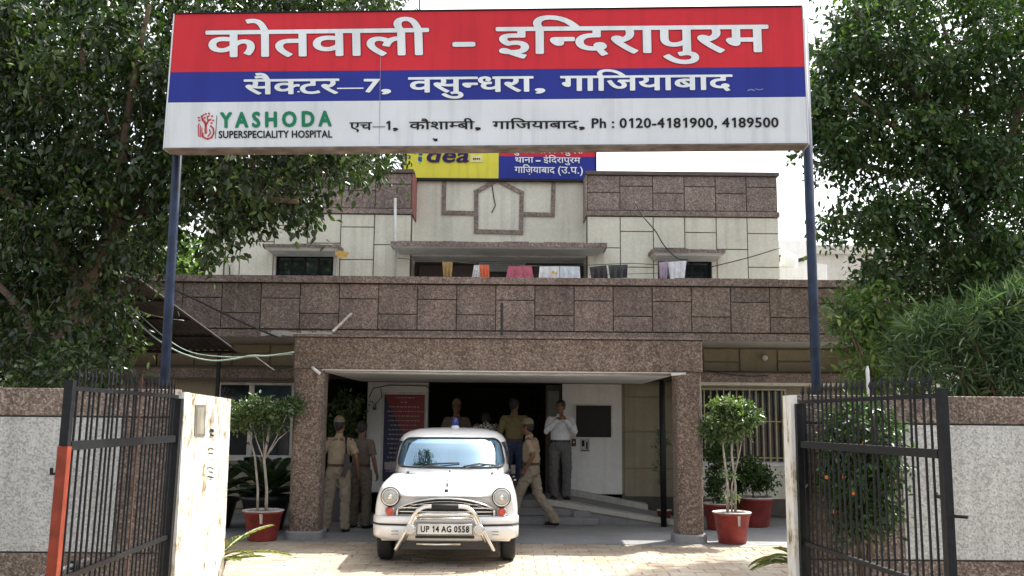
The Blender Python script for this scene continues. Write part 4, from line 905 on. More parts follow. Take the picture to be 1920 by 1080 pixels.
def palm(t, c, fronds, mat, L=.9, wid=.10, leaf=.13, n=26):
    C, D, Nn, T, mids = [], [], [], [], MB()
    for (az, el, ln, cur) in fronds:
        a = R(az); hd = np.array([math.cos(a), math.sin(a), 0]); p = np.array(c, float); e = R(el); pts = [p.copy()]
        for k in range(n):
            d = hd*math.cos(e)+np.array([0,0,1])*math.sin(e); p = p+d*(ln/n); e -= R(cur)/n; pts.append(p.copy())
            if k > 3:
                sd = np.cross(d, [0,0,1]); sd /= np.linalg.norm(sd); sc_ = math.sin(math.pi*(k-2)/(n-1))**.6+.1
                for s_ in (-1,1): C.append(p.copy()); D.append(sd*s_*.8+d*.7+np.array([0,0,.15])); Nn.append(np.array([0,0,1.])+rng.normal(size=3)*.2); T.append(sc_)
        mids.tube([tuple(q) for q in pts[::3]], [.008-.006*i/len(pts[::3]) for i in range(len(pts[::3]))], 5)
    C, D, Nn, T = map(np.array, (C, D, Nn, T)); D = unit(D); leaves('frond_leaflets', C, D, Nn, leaf*T, leaf*.13*np.ones(len(T)), mat, t, rng.random(len(T)), .15); obj('frond_midrib', mids, mat, t)
pb = (-3.14, 10.5, 0)
t = pot(pb, .12, .17, 'small potted palm with yellow-green fronds at the foot of the whitewashed pillar', drip=False)
palm(t, (pb[0],pb[1],.15), [(25,55,.70,45),(5,28,.80,45),(-15,50,.45,70),(60,60,.5,60),(-40,35,.4,50),(30,15,.5,20),(120,70,.4,60)], M['palm'], leaf=.11)
pb = (3.12, 10.35, 0)
t = pot(pb, .13, .20, 'small palm with green fronds peeping out beside the right gate pillar', drip=False)
palm(t, (pb[0],pb[1],.16), [(172,42,.62,80),(186,30,.60,60),(160,30,.5,50),(200,55,.5,80),(140,60,.4,60)], M['palm'], leaf=.11)
pb = (-3.75, 15.0, 0)
t = thing('flower_pot', 'dark spiky palm in a black tub in the shade behind the left fig pot', 'potted plant', pb)
obj('pot', MB().lathe([(0,0),(.26,0),(.36,.45),(.40,.46),(.40,.52),(.34,.52),(.30,.44)], pb, 24), M['blackplastic'], t, True); obj('soil', MB().lathe([(0,.46),(.31,.45)], pb, 20), M['soil'], t)
palm(t, (pb[0],pb[1],.46), [(a*37%360, 30+(a*23)%50, .75, 50) for a in range(14)], M['palmdark'], leaf=.24)
pb = (-4.6, 15.2, 0)
t = thing('flower_pot', 'dark broad palm in a tub beside the whitewashed pillar, left of the fig', 'potted plant', pb)
obj('pot', MB().lathe([(0,0),(.24,0),(.34,.40),(.38,.41),(.38,.46),(.32,.46),(.28,.38)], pb, 24), M['blackplastic'], t, True); obj('soil', MB().lathe([(0,.40),(.29,.39)], pb, 20), M['soil'], t)
palm(t, (pb[0],pb[1],.40), [(a*41%360, 35+(a*17)%45, .85, 60) for a in range(12)], M['palmdark'], leaf=.24)
pb = (-3.1, 17.9, 0)
t = pot(pb, .26, .4, 'tall leafy plant in the dark corner behind the two policemen', drip=False); stem(t, [(pb[0],pb[1],.36),(pb[0]+.05,pb[1],1.2),(pb[0],pb[1],1.9)], [.02,.015,.006], M['bark'])
foliage(t, [(pb[0]-.1,pb[1],1.5,.38,.3,.5,90),(pb[0]+.05,pb[1],1.9,.33,.3,.35,70)], .075, 11, .22, M['leafP'], .1, .03)
pb = (2.62, 16.6, 0)
t = pot(pb, .13, .2, 'wispy climber in a small pot beside the black drainpipe', drip=False); stem(t, [(pb[0],pb[1],.18),(pb[0]-.05,pb[1],.8),(pb[0]-.02,pb[1],1.5)], [.01,.008,.004], M['bark'])
foliage(t, [(pb[0]-.03,pb[1],1.35,.14,.12,.2,20),(pb[0]-.05,pb[1],.9,.10,.1,.3,12)], .05, 9, .12, M['leafP'], .1, .02)
for pb, lab in (((-3.35,15.9,0),'small white paint tub on the ground behind the left porch column'),((-3.6,14.5,0),'white bottle-shaped can between the fig pot and the left column')):
    t = thing('paint_tub', lab, 'tub', pb); obj('tub', MB().lathe([(0,0),(.11,0),(.13,.26),(.135,.28),(.12,.28)], pb, 20), M['soffit'], t, True); obj('lid', MB().lathe([(0,.285),(.12,.285),(.12,.27)], pb, 20), M['potrim'], t, True)
t = thing('stone_block', 'grey stone plinth block behind the standing policeman', 'block', (-3.0,16.3,0)); obj('block_body', MB().bev(-3.15,-2.80,16.2,16.6,0,.55,.02), M['concrete'], t); obj('block_cap', MB().bev(-3.18,-2.77,16.17,16.62,.551,.60,.01), M['soffit'], t)
t = thing('crumpled_bag', 'crumpled pale plastic scrap on the ground behind the front right pot', 'litter', (3.62,15.6,0)); mb = MB().ell((3.62,15.6,.05),(.09,.07,.06),10,6)
mb.v = [(a+random.uniform(-.02,.02), b_+random.uniform(-.02,.02), max(0,c+random.uniform(-.02,.03))) for a,b_,c in mb.v]; obj('bag_film', mb, M['potrim'], t); obj('bag_knot', MB().ell((3.68,15.58,.08),(.02,.02,.04),6,4), M['potrim'], t)
lt_ = MB()
for k in range(70):
    x = random.uniform(-3,3.4); y = random.uniform(10.8,13.6); a = random.uniform(0,6.28); s_ = random.uniform(.012,.03)
    lt_.add([(x+s_*math.cos(a),y+s_*math.sin(a),.006),(x-s_*.4*math.sin(a),y+s_*.4*math.cos(a),.012),(x-s_*math.cos(a),y-s_*math.sin(a),.006),(x+s_*.4*math.sin(a),y-s_*.4*math.cos(a),.004)], [(0,1,2,3)])
o = obj('fallen_leaves', lt_, simple('dry_leaf', (0.12,0.08,0.04), .9), None); tag(o, 'scattered small dry leaves on the sunlit paving', 'litter'); o['kind'] = 'stuff'

# ================================================================== TREES
def inpoly(x, y, poly):
    c = False; j = len(poly)-1
    for i in range(len(poly)):
        xi, yi = poly[i]; xj, yj = poly[j]
        if (yi > y) != (yj > y) and x < (xj-xi)*(y-yi)/(yj-yi)+xi: c = not c
        j = i
    return c
def crownfrom(poly, Yr, n, rad, nt_, hole=None, thr=0.0, seedv=0):
    out = []; xs = [p[0] for p in poly]; ys = [p[1] for p in poly]; k = 0
    while len(out) < n and k < n*30:
        k += 1; x = random.uniform(min(xs), max(xs)); y = random.uniform(min(ys), max(ys))
        if not inpoly(x, y, poly): continue
        Y = random.uniform(*Yr); p = P(x, y, Y)
        if noise.noise(p*1.1+Vector((seedv,0,0))) < thr: continue
        if hole and any((x-a)**2/c**2+(y-b_)**2/d**2 < 1 and random.random() < q for a,b_,c,d,q in hole): continue
        r = rad*random.uniform(.6,1.3); out.append((p.x,p.y,p.z,r,r,r*.75,max(2,int(nt_*random.uniform(.6,1.4)))))
    return out
# --- big fig tree on the left
TL_ = thing('fig_tree', 'large dark-leaved fig tree with a forking trunk behind the left boundary wall', 'tree', (-6.6, 11.5, 0))
Yt = 11.6
def q(x, y, Y=Yt): return P(x, y, Y)
obj('trunk', MB().tube([P(85,1010,Yt)*1.0, q(88,800), q(98,690), q(120,610), q(150,540), q(180,490), q(205,450), q(222,425)], [.20,.16,.13,.12,.115,.11,.11,.10], 12), M['bark'], TL_, True)
lb_ = [[(222,425),(250,380),(300,300),(330,255),(360,180)], [(215,430),(222,370),(232,300),(240,200),(262,90),(280,10)], [(230,420),(290,385),(360,330),(450,300),(560,310),(650,330)],
       [(235,415),(310,370),(400,355),(480,370),(560,380)], [(205,450),(190,380),(150,300),(110,200),(90,80),(60,-20)], [(150,540),(110,470),(60,400),(0,350),(-60,300)],
       [(222,425),(260,330),(300,220),(300,120),(320,20)], [(98,690),(60,620),(20,560),(-40,500)], [(120,610),(160,600),(200,570),(235,560)], [(330,255),(420,200),(520,120),(620,60)], [(180,490),(170,540),(160,600),(155,680)], [(240,300),(215,240),(160,160),(150,60)]]
for i, l in enumerate(lb_):
    m_ = MB(); ys = [Yt+(j*.22*((-1)**i)) for j in range(len(l))]; n_ = len(l)
    m_.tube([P(a, b_, ys[j])+Vector((0,random.uniform(-.05,.05),0)) for j, (a, b_) in enumerate(l)], [.065*(1-j/n_)+.012 for j in range(n_)], 8); obj('limb', m_, M['bark'], TL_, True)
tree = crownfrom([(-90,-60),(735,-60),(725,8),(700,14),(325,24),(330,290),(700,290),(715,318),(655,335),(600,370),(570,395),(520,400),(470,415),(440,430),(420,425),(395,440),(330,420),(300,445),(262,470),(250,520),(230,600),(205,690),(150,700),(-90,700)], (10.6,13.2), 560, .40, 8, [(215,430,45,60,.85),(345,430,35,30,.8),(215,560,40,70,.5),(50,640,50,60,.55)], -.34)
tree += crownfrom([(330,24),(700,14),(700,290),(330,290)], (10.8,13.2), 130, .40, 7)
tree += crownfrom([(380,430),(405,430),(405,500),(388,515)], (12.6,13), 6, .16, 3) + crownfrom([(270,440),(310,440),(300,520),(265,520)], (11,12), 4, .25, 3) + crownfrom([(500,395),(620,375),(560,405)], (11.5,12.5), 7, .18, 3)+ crownfrom([(700,285),(765,285),(765,305),(710,325)], (11.5,12.5), 7, .14, 3)
foliage(TL_, tree, .098, 11, .38, M['leafL'], .45, .05, .5, 'crown', dens=1.2)
# --- tree on the right
TR_ = thing('broadleaf_tree', 'tall airy green tree filling the right edge above the boundary wall', 'tree', (8.2, 13.0, 0)); Yr_ = 13.0
obj('trunk', MB().tube([P(1850,1000,Yr_), P(1848,800,Yr_), P(1840,640,Yr_), P(1835,540,Yr_), P(1820,420,Yr_)], [.2,.17,.14,.12,.10], 10), M['bark'], TR_, True)
for i, l in enumerate([[(1835,540),(1760,440),(1680,400),(1600,400),(1550,420)], [(1820,420),(1760,320),(1680,240),(1600,180)], [(1820,420),(1830,300),(1800,150),(1760,20)], [(1820,420),(1880,300),(1920,180),(1960,60)], [(1760,320),(1690,330),(1620,310),(1560,290)], [(1830,300),(1720,180),(1640,80),(1600,10)], [(1835,540),(1770,510),(1700,520),(1640,500)]]):
    n_ = len(l); obj('limb', MB().tube([P(a, b_, Yr_+(j*.2*((-1)**i))) for j, (a, b_) in enumerate(l)], [.06*(1-j/n_)+.010 for j in range(n_)], 7), M['bark'], TR_, True)
rt = crownfrom([(1520,-60),(2010,-60),(2010,560),(1900,575),(1800,560),(1700,530),(1640,520),(1610,480),(1560,455),(1530,425),(1560,395),(1600,370),(1590,330),(1530,300),(1520,240),(1545,190),(1530,120),(1560,60)], (12.0,14.8), 520, .40, 8, [(1600,360,60,35,.9),(1610,270,40,40,.35),(1700,440,70,40,.5),(1800,470,70,50,.3),(1700,330,50,40,.45)], -.30, 9)
rt += crownfrom([(1515,100),(1560,60),(1570,330),(1520,320),(1512,200)], (12.0,13.2), 26, .24, 6)+crownfrom([(1780,420),(1900,420),(1900,560),(1780,560)], (11.8,12.6), 26, .34, 8)
foliage(TR_, rt, .092, 11, .36, M['leafR'], .4, .05, .5, 'crown', dens=1.25)
# --- shrubs above the right wall
def shrub(name, label, poly, Yr, n, rad, nt_, leaf, mat, asp, per, ln, down, base, thr=-.5, cat='shrub'):
    t = thing(name, label, cat, base); c = crownfrom(poly, Yr, n, rad, nt_, None, thr, random.random()*9)
    for k in range(5): q_ = random.choice(c); obj('stem', MB().tube([base, ((base[0]+q_[0])/2+random.uniform(-.1,.1), (base[1]+q_[1])/2, q_[2]*.55), q_[:3]], [.03,.02,.008], 6), M['bark'], t, True)
    foliage(t, c, leaf, per, ln, mat, down, .03, asp); return t
shrub('leafy_shrub', 'broad-leaved green bush overlapping the end of the parapet', [(1545,595),(1600,560),(1660,555),(1720,560),(1760,620),(1740,700),(1640,720),(1590,700),(1610,650),(1560,620)], (11.2,12.6), 34, .30, 10, .11, M['leafB'], .42, 9, .34, .25, (5.0,11.8,0))
shrub('oleander', 'oleander with long narrow grey-green leaves above the right wall', [(1700,640),(1760,600),(1850,560),(1960,540),(1990,760),(1720,760),(1690,700)], (10.2,11.6), 66, .30, 10, .17, M['leafO'], .10, 15, .20, -.1, (6.0,10.8,0))
shrub('dark_shrub', 'dark leafy bush between the parapet end and the oleander', [(1630,520),(1900,500),(1990,560),(1960,660),(1700,680),(1650,600)], (12.8,14.0), 70, .38, 9, .085, M['leafR'], .45, 10, .34, .3, (6.8,13.4,0))
fsb = shrub('flowering_shrub', 'leafy shrub with a few orange flowers against the right wall, seen through the gate', [(1575,775),(1655,775),(1685,840),(1668,940),(1630,1040),(1600,1000),(1560,900),(1550,820)], (8.45,8.85), 70, .17, 9, .06, M['leafR'], .5, 11, .20, .25, (3.1,8.7,0))
for (px, py) in ((1550,895),(1582,895),(1600,925),(1565,960),(1620,830)):
    c_ = P(px, py, 8.35); mb = MB()
    for k in range(5): a = k*1.257; mb.ell((c_.x+.009*math.cos(a), c_.y, c_.z+.009*math.sin(a)), (.008,.006,.008), 6, 4)
    obj('flower', mb, M['flower'], fsb)
shrub('climber', 'pale broad-leaved growth against the left wall below the fig tree', [(0,660),(120,650),(180,700),(150,730),(-20,735)], (9.7,10.4), 14, .18, 8, .075, M['leafL'], .5, 10, .25, .3, (-5.2,10.0,0))
# --- green trees in the distance, left and right
t = thing('far_tree', 'bright green tree seen far off through the gap left of the upper block', 'tree', (-9, 28, 0)); obj('trunk', MB().tube([(-9.6,28,0),(-9.6,28,5)], [.3,.15], 8), M['bark'], t)
foliage(t, crownfrom([(250,450),(330,430),(375,470),(380,512),(380,560),(200,560),(200,480)], (27,29), 60, .8, 8), .2, 12, .7, M['leafB'], .2, .1, .6, 'crown', dens=1.2)
t = thing('far_tree', 'dim green tree far behind the right tree', 'tree', (15, 27, 0)); obj('trunk', MB().tube([(18,30,0),(18,30,5)], [.3,.15], 8), M['bark'], t)
foliage(t, crownfrom([(1740,560),(1990,520),(1990,760),(1700,760)], (29,31), 60, .9, 8), .2, 12, .7, M['leafR'], .2, .1, .6, 'crown', dens=1.2)
t = thing('far_tree', 'dark green trees behind the left boundary wall under the fig tree', 'tree', (-9, 16, 0)); obj('trunk', MB().tube([(-9.8,17,0),(-9.8,17,3)], [.2,.12], 8), M['bark'], t)
foliage(t, crownfrom([(-60,520),(180,520),(180,740),(-60,760)], (16.5,19), 34, .5, 9), .11, 11, .45, M['leafR'], .2, .06, .6, 'crown')

# ================================================================== CAR
def build_car():
    yaw = R(1.5)
    t = thing('car', 'white vintage saloon with chrome bull bar and blue roof beacon at the porch', 'car', (-.752, 11.42, 0)); t.rotation_euler = (0,0,yaw)
    def part(n, mb, m, parent=None, sm=False, lab=None): return obj(n, mb, m, parent or t, sm, lab, True)
    ST = [ # y, then half section: centre top ... sill
     (0.000, [(0,.800),(.25,.800),(.45,.800),(.62,.845),(.72,.80),(.775,.62),(.765,.42),(.70,.32)]),
     (0.015, [(0,.822),(.25,.822),(.46,.825),(.64,.885),(.752,.84),(.81,.63),(.80,.42),(.73,.30)]),
     (0.06,  [(0,.842),(.25,.842),(.46,.845),(.65,.920),(.775,.87),(.832,.65),(.822,.42),(.75,.28)]),
     (0.20,  [(0,.876),(.26,.874),(.47,.872),(.655,.948),(.785,.90),(.846,.67),(.838,.42),(.76,.27)]),
     (0.55,  [(0,.945),(.27,.938),(.49,.918),(.66,.968),(.79,.92),(.856,.69),(.848,.42),(.77,.25)]),
     (0.90,  [(0,.992),(.29,.984),(.51,.955),(.665,.980),(.79,.93),(.86,.70),(.852,.42),(.775,.24)]),
     (1.25,  [(0,1.03),(.31,1.02),(.53,.99),(.67,.990),(.79,.94),(.862,.70),(.855,.42),(.78,.24)]),
     (1.60,  [(0,1.045),(.33,1.04),(.58,1.02),(.70,.995),(.80,.94),(.862,.70),(.855,.42),(.78,.24)]),
     (2.60,  [(0,1.05),(.33,1.045),(.58,1.02),(.70,.99),(.80,.93),(.862,.70),(.855,.42),(.78,.24)]),
     (3.30,  [(0,1.04),(.33,1.03),(.56,1.0),(.68,.97),(.78,.92),(.855,.69),(.848,.42),(.77,.25)]),
     (3.75,  [(0,.97),(.31,.96),(.50,.94),(.62,.91),(.73,.86),(.83,.66),(.82,.42),(.75,.28)]),
     (4.10,  [(0,.83),(.28,.82),(.44,.80),(.56,.78),(.67,.73),(.77,.60),(.76,.43),(.70,.32)]),
     (4.27,  [(0,.66),(.22,.65),(.36,.64),(.46,.62),(.56,.59),(.66,.53),(.65,.45),(.60,.38)])]
    def cr(p0,p1,p2,p3,t): return .5*((2*p1)+(p2-p0)*t+(2*p0-5*p1+4*p2-p3)*t*t+(3*p1-p0-3*p2+p3)*t**3)
    ys = np.array([s[0] for s in ST]); sec = np.array([s[1] for s in ST])       # stations x 8 x 2
    def resec(c, m=5):
        c = np.vstack([[-c[1][0], c[1][1]], c, 2*c[-1]-c[-2]]); o = []
        for i in range(1, len(c)-2):
            for k in range(m): o.append(cr(c[i-1],c[i],c[i+1],c[i+2],k/m))
        o.append(c[-2]); return np.array(o)
    S2 = np.array([resec(s) for s in sec]); out_y, out_s = [], []
    for i in range(len(ys)-1):
        m = 2 if ys[i+1]-ys[i] < .1 else 5
        a = max(i-1,0); d = min(i+2,len(ys)-1)
        for k in range(m):
            tt = k/m; out_y.append(ys[i]+(ys[i+1]-ys[i])*tt)
            s_ = S2[i]*(1-tt)+S2[i+1]*tt if i < 2 else cr(S2[a],S2[i],S2[i+1],S2[d],tt)
            out_s.append(s_)
    out_y.append(ys[-1]); out_s.append(S2[-1]); mb = MB(); H_ = len(out_s[0]); W2 = 2*H_-1
    for y, s_ in zip(out_y, out_s):
        bow = lambda x: .10*(x/.8)**2 if y < .5 else 0
        fade = max(0, 1-y/.55)
        row = [(-x, y+.11*(abs(x)/.8)**2.2*fade, z) for x, z in s_[::-1]]+[(x, y+.11*(abs(x)/.8)**2.2*fade, z) for x, z in s_[1:]]
        mb.v += row
    for i in range(len(out_y)-1):
        for k in range(W2-1): a = i*W2+k; mb.f.append((a, a+1, a+W2+1, a+W2))
        mb.f.append((i*W2+W2-1, i*W2, (i+1)*W2, (i+1)*W2+W2-1))
    mb.f.append(tuple(range(W2))[::-1]); e = (len(out_y)-1)*W2; mb.f.append(tuple(range(e, e+W2)))
    body = part('body', mb, M['carwhite'], sm=True)
    # wheel arches cut out of the shell
    cm = MB()
    for wy in (.62, 3.05):
        for sx in (-1, 1): cm.lathe([(0,-.2),(.365,-.2),(.365,.2),(0,.2)], (0,0,0), 28, 'y')
    cut = MB()
    for wy in (.66, 3.08):
        for sx in (-1, 1):
            n = 28; v0 = len(cut.v)
            for xx in (sx*.50, sx*1.0):
                for k in range(n): a = 2*math.pi*k/n; cut.v.append((xx, wy+.36*math.cos(a), .33+.345*math.sin(a)))
            for k in range(n): cut.f.append((v0+k, v0+(k+1)%n, v0+n+(k+1)%n, v0+n+k))
            cut.f.append(tuple(range(v0, v0+n))); cut.f.append(tuple(range(v0+n, v0+2*n)))
    cme = cut.mesh('cutter'); cme.materials.append(M['darkwall']); cob = bpy.data.objects.new('cutter', cme); COL.objects.link(cob)
    body.data.materials.append(M['darkwall']); cob.matrix_world = Matrix.Translation(t.location) @ Matrix.Rotation(yaw,4,'Z')
    bm_ = body.modifiers.new('b', 'BOOLEAN'); bm_.object = cob; bm_.operation = 'DIFFERENCE'; bm_.solver = 'EXACT'; bm_.material_mode = 'TRANSFER'
    bpy.context.view_layer.update(); dg = bpy.context.evaluated_depsgraph_get(); me = bpy.data.meshes.new_from_object(body.evaluated_get(dg)); body.modifiers.clear(); body.data = me; bpy.data.objects.remove(cob)
    # ---- greenhouse
    GS = [(1.00,1.14,3.62,.785),(1.10,1.24,3.56,.785),(1.20,1.35,3.48,.782),(1.30,1.46,3.38,.772),(1.38,1.56,3.29,.755),(1.44,1.65,3.20,.732),(1.49,1.75,3.12,.69),(1.53,1.87,3.03,.62),(1.56,2.04,2.92,.50),(1.577,2.22,2.78,.33),(1.583,2.4,2.65,.12)]
    def gs(z):
        z = max(1.0, min(1.583, z)); i = 0
        while i < len(GS)-2 and GS[i+1][0] < z: i += 1
        f = (z-GS[i][0])/(GS[i+1][0]-GS[i][0]); f = min(1, max(0, f)); a, b_ = GS[i], GS[i+1]
        return [a[j]+(b_[j]-a[j])*f for j in range(4)]
    def gp_(z, a):       # point at height z, angle a (0 = straight ahead, towards -y)
        _, y0, y1, hw = gs(z); p = 3.4
        cx_, sy_ = math.sin(a), -math.cos(a); x = math.copysign(abs(cx_)**(2/p), cx_)*hw; y = math.copysign(abs(sy_)**(2/p), sy_)*(y1-y0)/2+(y1+y0)/2
        return Vector((x, y, z))
    def gx(z, x, o=0.0):  # front surface point at given x (windscreen), offset forward
        _, y0, y1, hw = gs(z); p = 3.4; r = max(0, 1-(min(abs(x)/hw, .999))**p)**(1/p); return Vector((x, (y1+y0)/2-(y1-y0)/2*r-o, z+o*.5))
    mb = MB(); nA = 72; zs = [g[0] for g in GS]
    for z in zs:
        for k in range(nA): mb.v.append(tuple(gp_(z, 2*math.pi*k/nA)))
    wz0, wz1 = 1.085, 1.425
    for i in range(len(zs)-1):
        for k in range(nA): mb.f.append((i*nA+k, i*nA+(k+1)%nA, (i+1)*nA+(k+1)%nA, (i+1)*nA+k))
    mb.f.append(tuple(range((len(zs)-1)*nA, len(zs)*nA)))
    # open the windscreen: drop the front faces behind it
    keep = []
    for f in mb.f:
        c = sum((Vector(mb.v[i]) for i in f), Vector())/len(f)
        if len(f) == 4 and 1.10 < c.z < 1.40 and c.y < 2.0 and abs(c.x) < .60: continue
        keep.append(f)
    mb.f = keep; part('roof_shell', mb, M['carwhite'], sm=True)
    def patch(name, w0, w1, za, zb_, off, mat, r=.09, n=26, m_=12, parent=None, ring=None):
        """rounded windscreen patch; half width w0 at za, w1 at zb_"""
        mb = MB(); rows = []
        for j in range(m_+1):
            f = j/m_; z = za+(zb_-za)*f; hw = w0+(w1-w0)*f; d = min(f, 1-f)*(zb_-za)
            if d < r: hw -= r-math.sqrt(max(0, r*r-(r-d)**2))
            arch = .012
            rows.append([gx(z+arch*(1-(2*i/n-1)**2)*(1 if f > .5 else -.2), hw*(2*i/n-1), off) for i in range(n+1)])
        for row in rows: mb.v += [tuple(v) for v in row]
        for j in range(m_):
            for i in range(n): a = j*(n+1)+i; mb.f.append((a, a+1, a+n+2, a+n+1))
        if ring is not None:     # keep only a rim: drop inner cells
            kk = []
            for f in mb.f:
                i = f[0] % (n+1); j = f[0]//(n+1)
                if i < ring or i >= n-ring or j < ring or j >= m_-ring: kk.append(f)
            mb.f = kk
        return part(name, mb, mat, parent, True)
    wsn = patch('windscreen', .722, .645, 1.075, 1.43, .010, M['screen'])
    # rubber seal as a closed tube round the glass
    def rim(w0, w1, za, zb_, r, off, rad, name, mat, parent=None):
        pts = []
        def hwz(f): 
            hw = w0+(w1-w0)*f; d = min(f,1-f)*(zb_-za); 
            return hw-(r-math.sqrt(max(0, r*r-(r-d)**2)) if d < r else 0)
        fr = [0,.015,.05,.1,.18,.3,.45,.6,.72,.82,.9,.95,.985,1]
        for f in fr: pts.append((hwz(f), f))
        top = [(hwz(1)*(1-2*k/10), 1) for k in range(1,10)]; left = [(-hwz(f), f) for f in fr[::-1]]; bot = [(-hwz(0)*(1-2*k/10), 0) for k in range(1,10)]
        q_ = [gx(za+(zb_-za)*f+.012*(1-min(1,(x/w0)**2))*(1 if f > .5 else -.2), x, off) for x, f in pts+top+left+bot]; q_.append(q_[0])
        return part(name, MB().tube(q_, rad, 6, False), mat, parent, True)
    rim(.725,.648,1.073,1.432,.09,.012,.014,'windscreen_seal',M['rubber'],wsn)
    # interior: shelf, seats under white covers, steering wheel
    part('dashboard', MB().box(-.60,.60,1.52,1.80,1.045,1.10), M['darkwall']); part('cabin_lining', MB().box(-.62,.62,2.9,2.93,1.04,1.40), M['darkwall'])
    sc = simple('pale_seat_cover', (0.35,0.42,0.48), .8)
    for sx in (-.33,.33): part('seat', MB().bev(sx-.25,sx+.25,2.15,2.30,1.03,1.27,.03), sc)
    sw = MB(); c_ = Vector((-.33,1.72,1.13)); pts = [c_+Vector((.19*math.cos(a), .05*math.sin(a)*1.0, .15*math.sin(a))) for a in [2*math.pi*k/20 for k in range(21)]]; sw.tube(pts, .012, 6, False); part('steering_wheel', sw, M['blackplastic'], sm=True)
    # side windows: dark glass panels laid on the shell
    for sx in (-1, 1):
        for (ya, yb) in ((1.72,2.42),(2.47,3.10)):
            mb = MB(); n = 10
            for z in np.linspace(1.10,1.40,7):
                for i in range(n+1):
                    f = (z-1.10)/.30; y = ya+.10*f*(ya < 2)+ (yb-.12*f*(yb > 3)-ya-.10*f*(ya < 2))*i/n; _, y0, y1, hw = gs(z); u_ = abs(y-(y0+y1)/2)/((y1-y0)/2); x = hw*max(0,1-u_**3.4)**(1/3.4); mb.v.append((sx*(x+.006), y, z))
            for j in range(6):
                for i in range(n): a = j*(n+1)+i; mb.f.append((a,a+1,a+n+2,a+n+1))
            part('side_window', mb, M['bluepane'], sm=True)
        for (ya, yb) in ((1.62,2.44),(2.46,3.25)):
            pts = [(sx*.868, ya, .95),(sx*.872, ya+.02, .35),(sx*.872, yb-.02,.35),(sx*.868, yb,.95)]; part('door_gap', MB().tube(pts, .004, 4, False), M['rubber'])
            part('door_handle', MB().tube([(sx*.87,yb-.22,.86),(sx*.895,yb-.2,.865),(sx*.895,yb-.09,.865),(sx*.87,yb-.07,.86)], .010, 6), M['chrome'], sm=True)
        part('running_board', MB().box(min(sx*.80,sx*.87),max(sx*.80,sx*.87),1.05,2.65,.22,.27), M['rubber'])
    # ---- wipers and hood details
    for (x0, x1, z0_, z1_) in ((-.40,.12,1.072,1.125),(.17,.60,1.082,1.098)):
        a = gx(1.075,(x0+x1)/2,.045); mid = gx(1.08+.03,(x0+x1)/2,.035); part('wiper', MB().tube([gx(z0_,x0,.022), mid, gx(z1_,x1,.022)], [.008,.012,.008], 5), M['blackplastic'])
        part('wiper', MB().tube([gx(1.05,x0+.03,.05), mid], .008, 5), M['blackplastic'])
    part('washer_jet', MB().ell((.0,1.12,1.035),(.012,.012,.012)), M['blackplastic']); part('aerial', MB().tube([(.62,1.34,1.02),(.63,1.36,1.14)], .005, 5), M['wire'])
    def hz(x, y):
        for i in range(len(out_y)-1):
            if out_y[i] <= y <= out_y[i+1]:
                f = (y-out_y[i])/(out_y[i+1]-out_y[i]); s_ = out_s[i]*(1-f)+out_s[i+1]*f
                for k in range(len(s_)-1):
                    if s_[k][0] <= abs(x) <= s_[k+1][0]: g = (abs(x)-s_[k][0])/(s_[k+1][0]-s_[k][0]); return s_[k][1]*(1-g)+s_[k+1][1]*g
        return .9
    for sx in (-1,1):
        pts = [(sx*xx, yy, hz(xx,yy)+.002) for xx, yy in ((.40,.10),(.46,.3),(.50,.6),(.54,.9),(.57,1.15),(.56,1.27))]; part('bonnet_gap', MB().tube(pts, .0035, 4, False), simple('panel_shadow_gap', (.25,.25,.25), .6))
        part('bonnet_hinge', MB().ell((sx*.55,1.26,1.012),(.02,.012,.010)), M['blackplastic'])
    part('bonnet_ornament', MB().tube([(0,.70,hz(0,.7)+.014),(0,.46,hz(0,.46)+.016),(0,.40,hz(0,.40)+.006)], [.006,.012,.006], 8), M['chrome'], sm=True)
    part('bonnet_mascot', MB().add([(-.012,.30,hz(0,.3)),(.012,.30,hz(0,.3)),(.012,.40,hz(0,.4)),(-.012,.40,hz(0,.4)),(0,.32,hz(0,.3)+.045),(0,.38,hz(0,.4)+.02)], [(0,1,4),(1,2,5,4),(2,3,5),(3,0,4,5),(0,3,2,1)]), M['blackplastic'])
    part('bonnet_badge', MB().bev(-.022,.022,.085,.10,.835,.880,.004).add([],[]), M['blackplastic'])
    # ---- grille: arched opening with horizontal chrome slats
    def garch(x): return .775-.115*(abs(x)/.56)**2.2
    def fy(x): return .11*(abs(x)/.8)**2.2
    gb = MB(); n = 24
    for j in (0,1):
        for i in range(n+1): x = -.555+1.11*i/n; gb.v.append((x, fy(x)-.004, .565 if j == 0 else garch(x)))
    for i in range(n): gb.f.append((i,i+1,n+2+i,n+1+i))
    gr_ = part('grille', gb, simple('grille_shadow', (0.015,0.015,0.016), .6))
    def slat(z, th, x0=-.55, x1=.55, y_=.03, m=None, top=False):
        mb = MB(); n = 24; xs = [x0+(x1-x0)*i/n for i in range(n+1)]
        for x in xs:
            zz = garch(x)+z if top else z
            if not top and zz+th > garch(x): zz = garch(x)-th-.002
            y0 = fy(x)-y_; mb.v += [(x,y0+.012,zz-th),(x,y0,zz-th*.6),(x,y0,zz+th*.6),(x,y0+.012,zz+th),(x,fy(x)-.001,zz)]
        for i in range(n):
            for k in range(5): a = i*5; mb.f.append((a+k, a+(k+1)%5, a+5+(k+1)%5, a+5+k))
        mb.f += [tuple(range(5)), tuple(range(n*5,n*5+5))[::-1]]
        return part('slat', mb, m or M['chrome'], gr_, True)
    slat(.008, .010, -.57, .57, .045, top=True); slat(-.028, .004, -.5,.5, .03, top=True); slat(.672,.009); slat(.628,.008); slat(.588,.005); slat(.712,.004,-.42,.42)
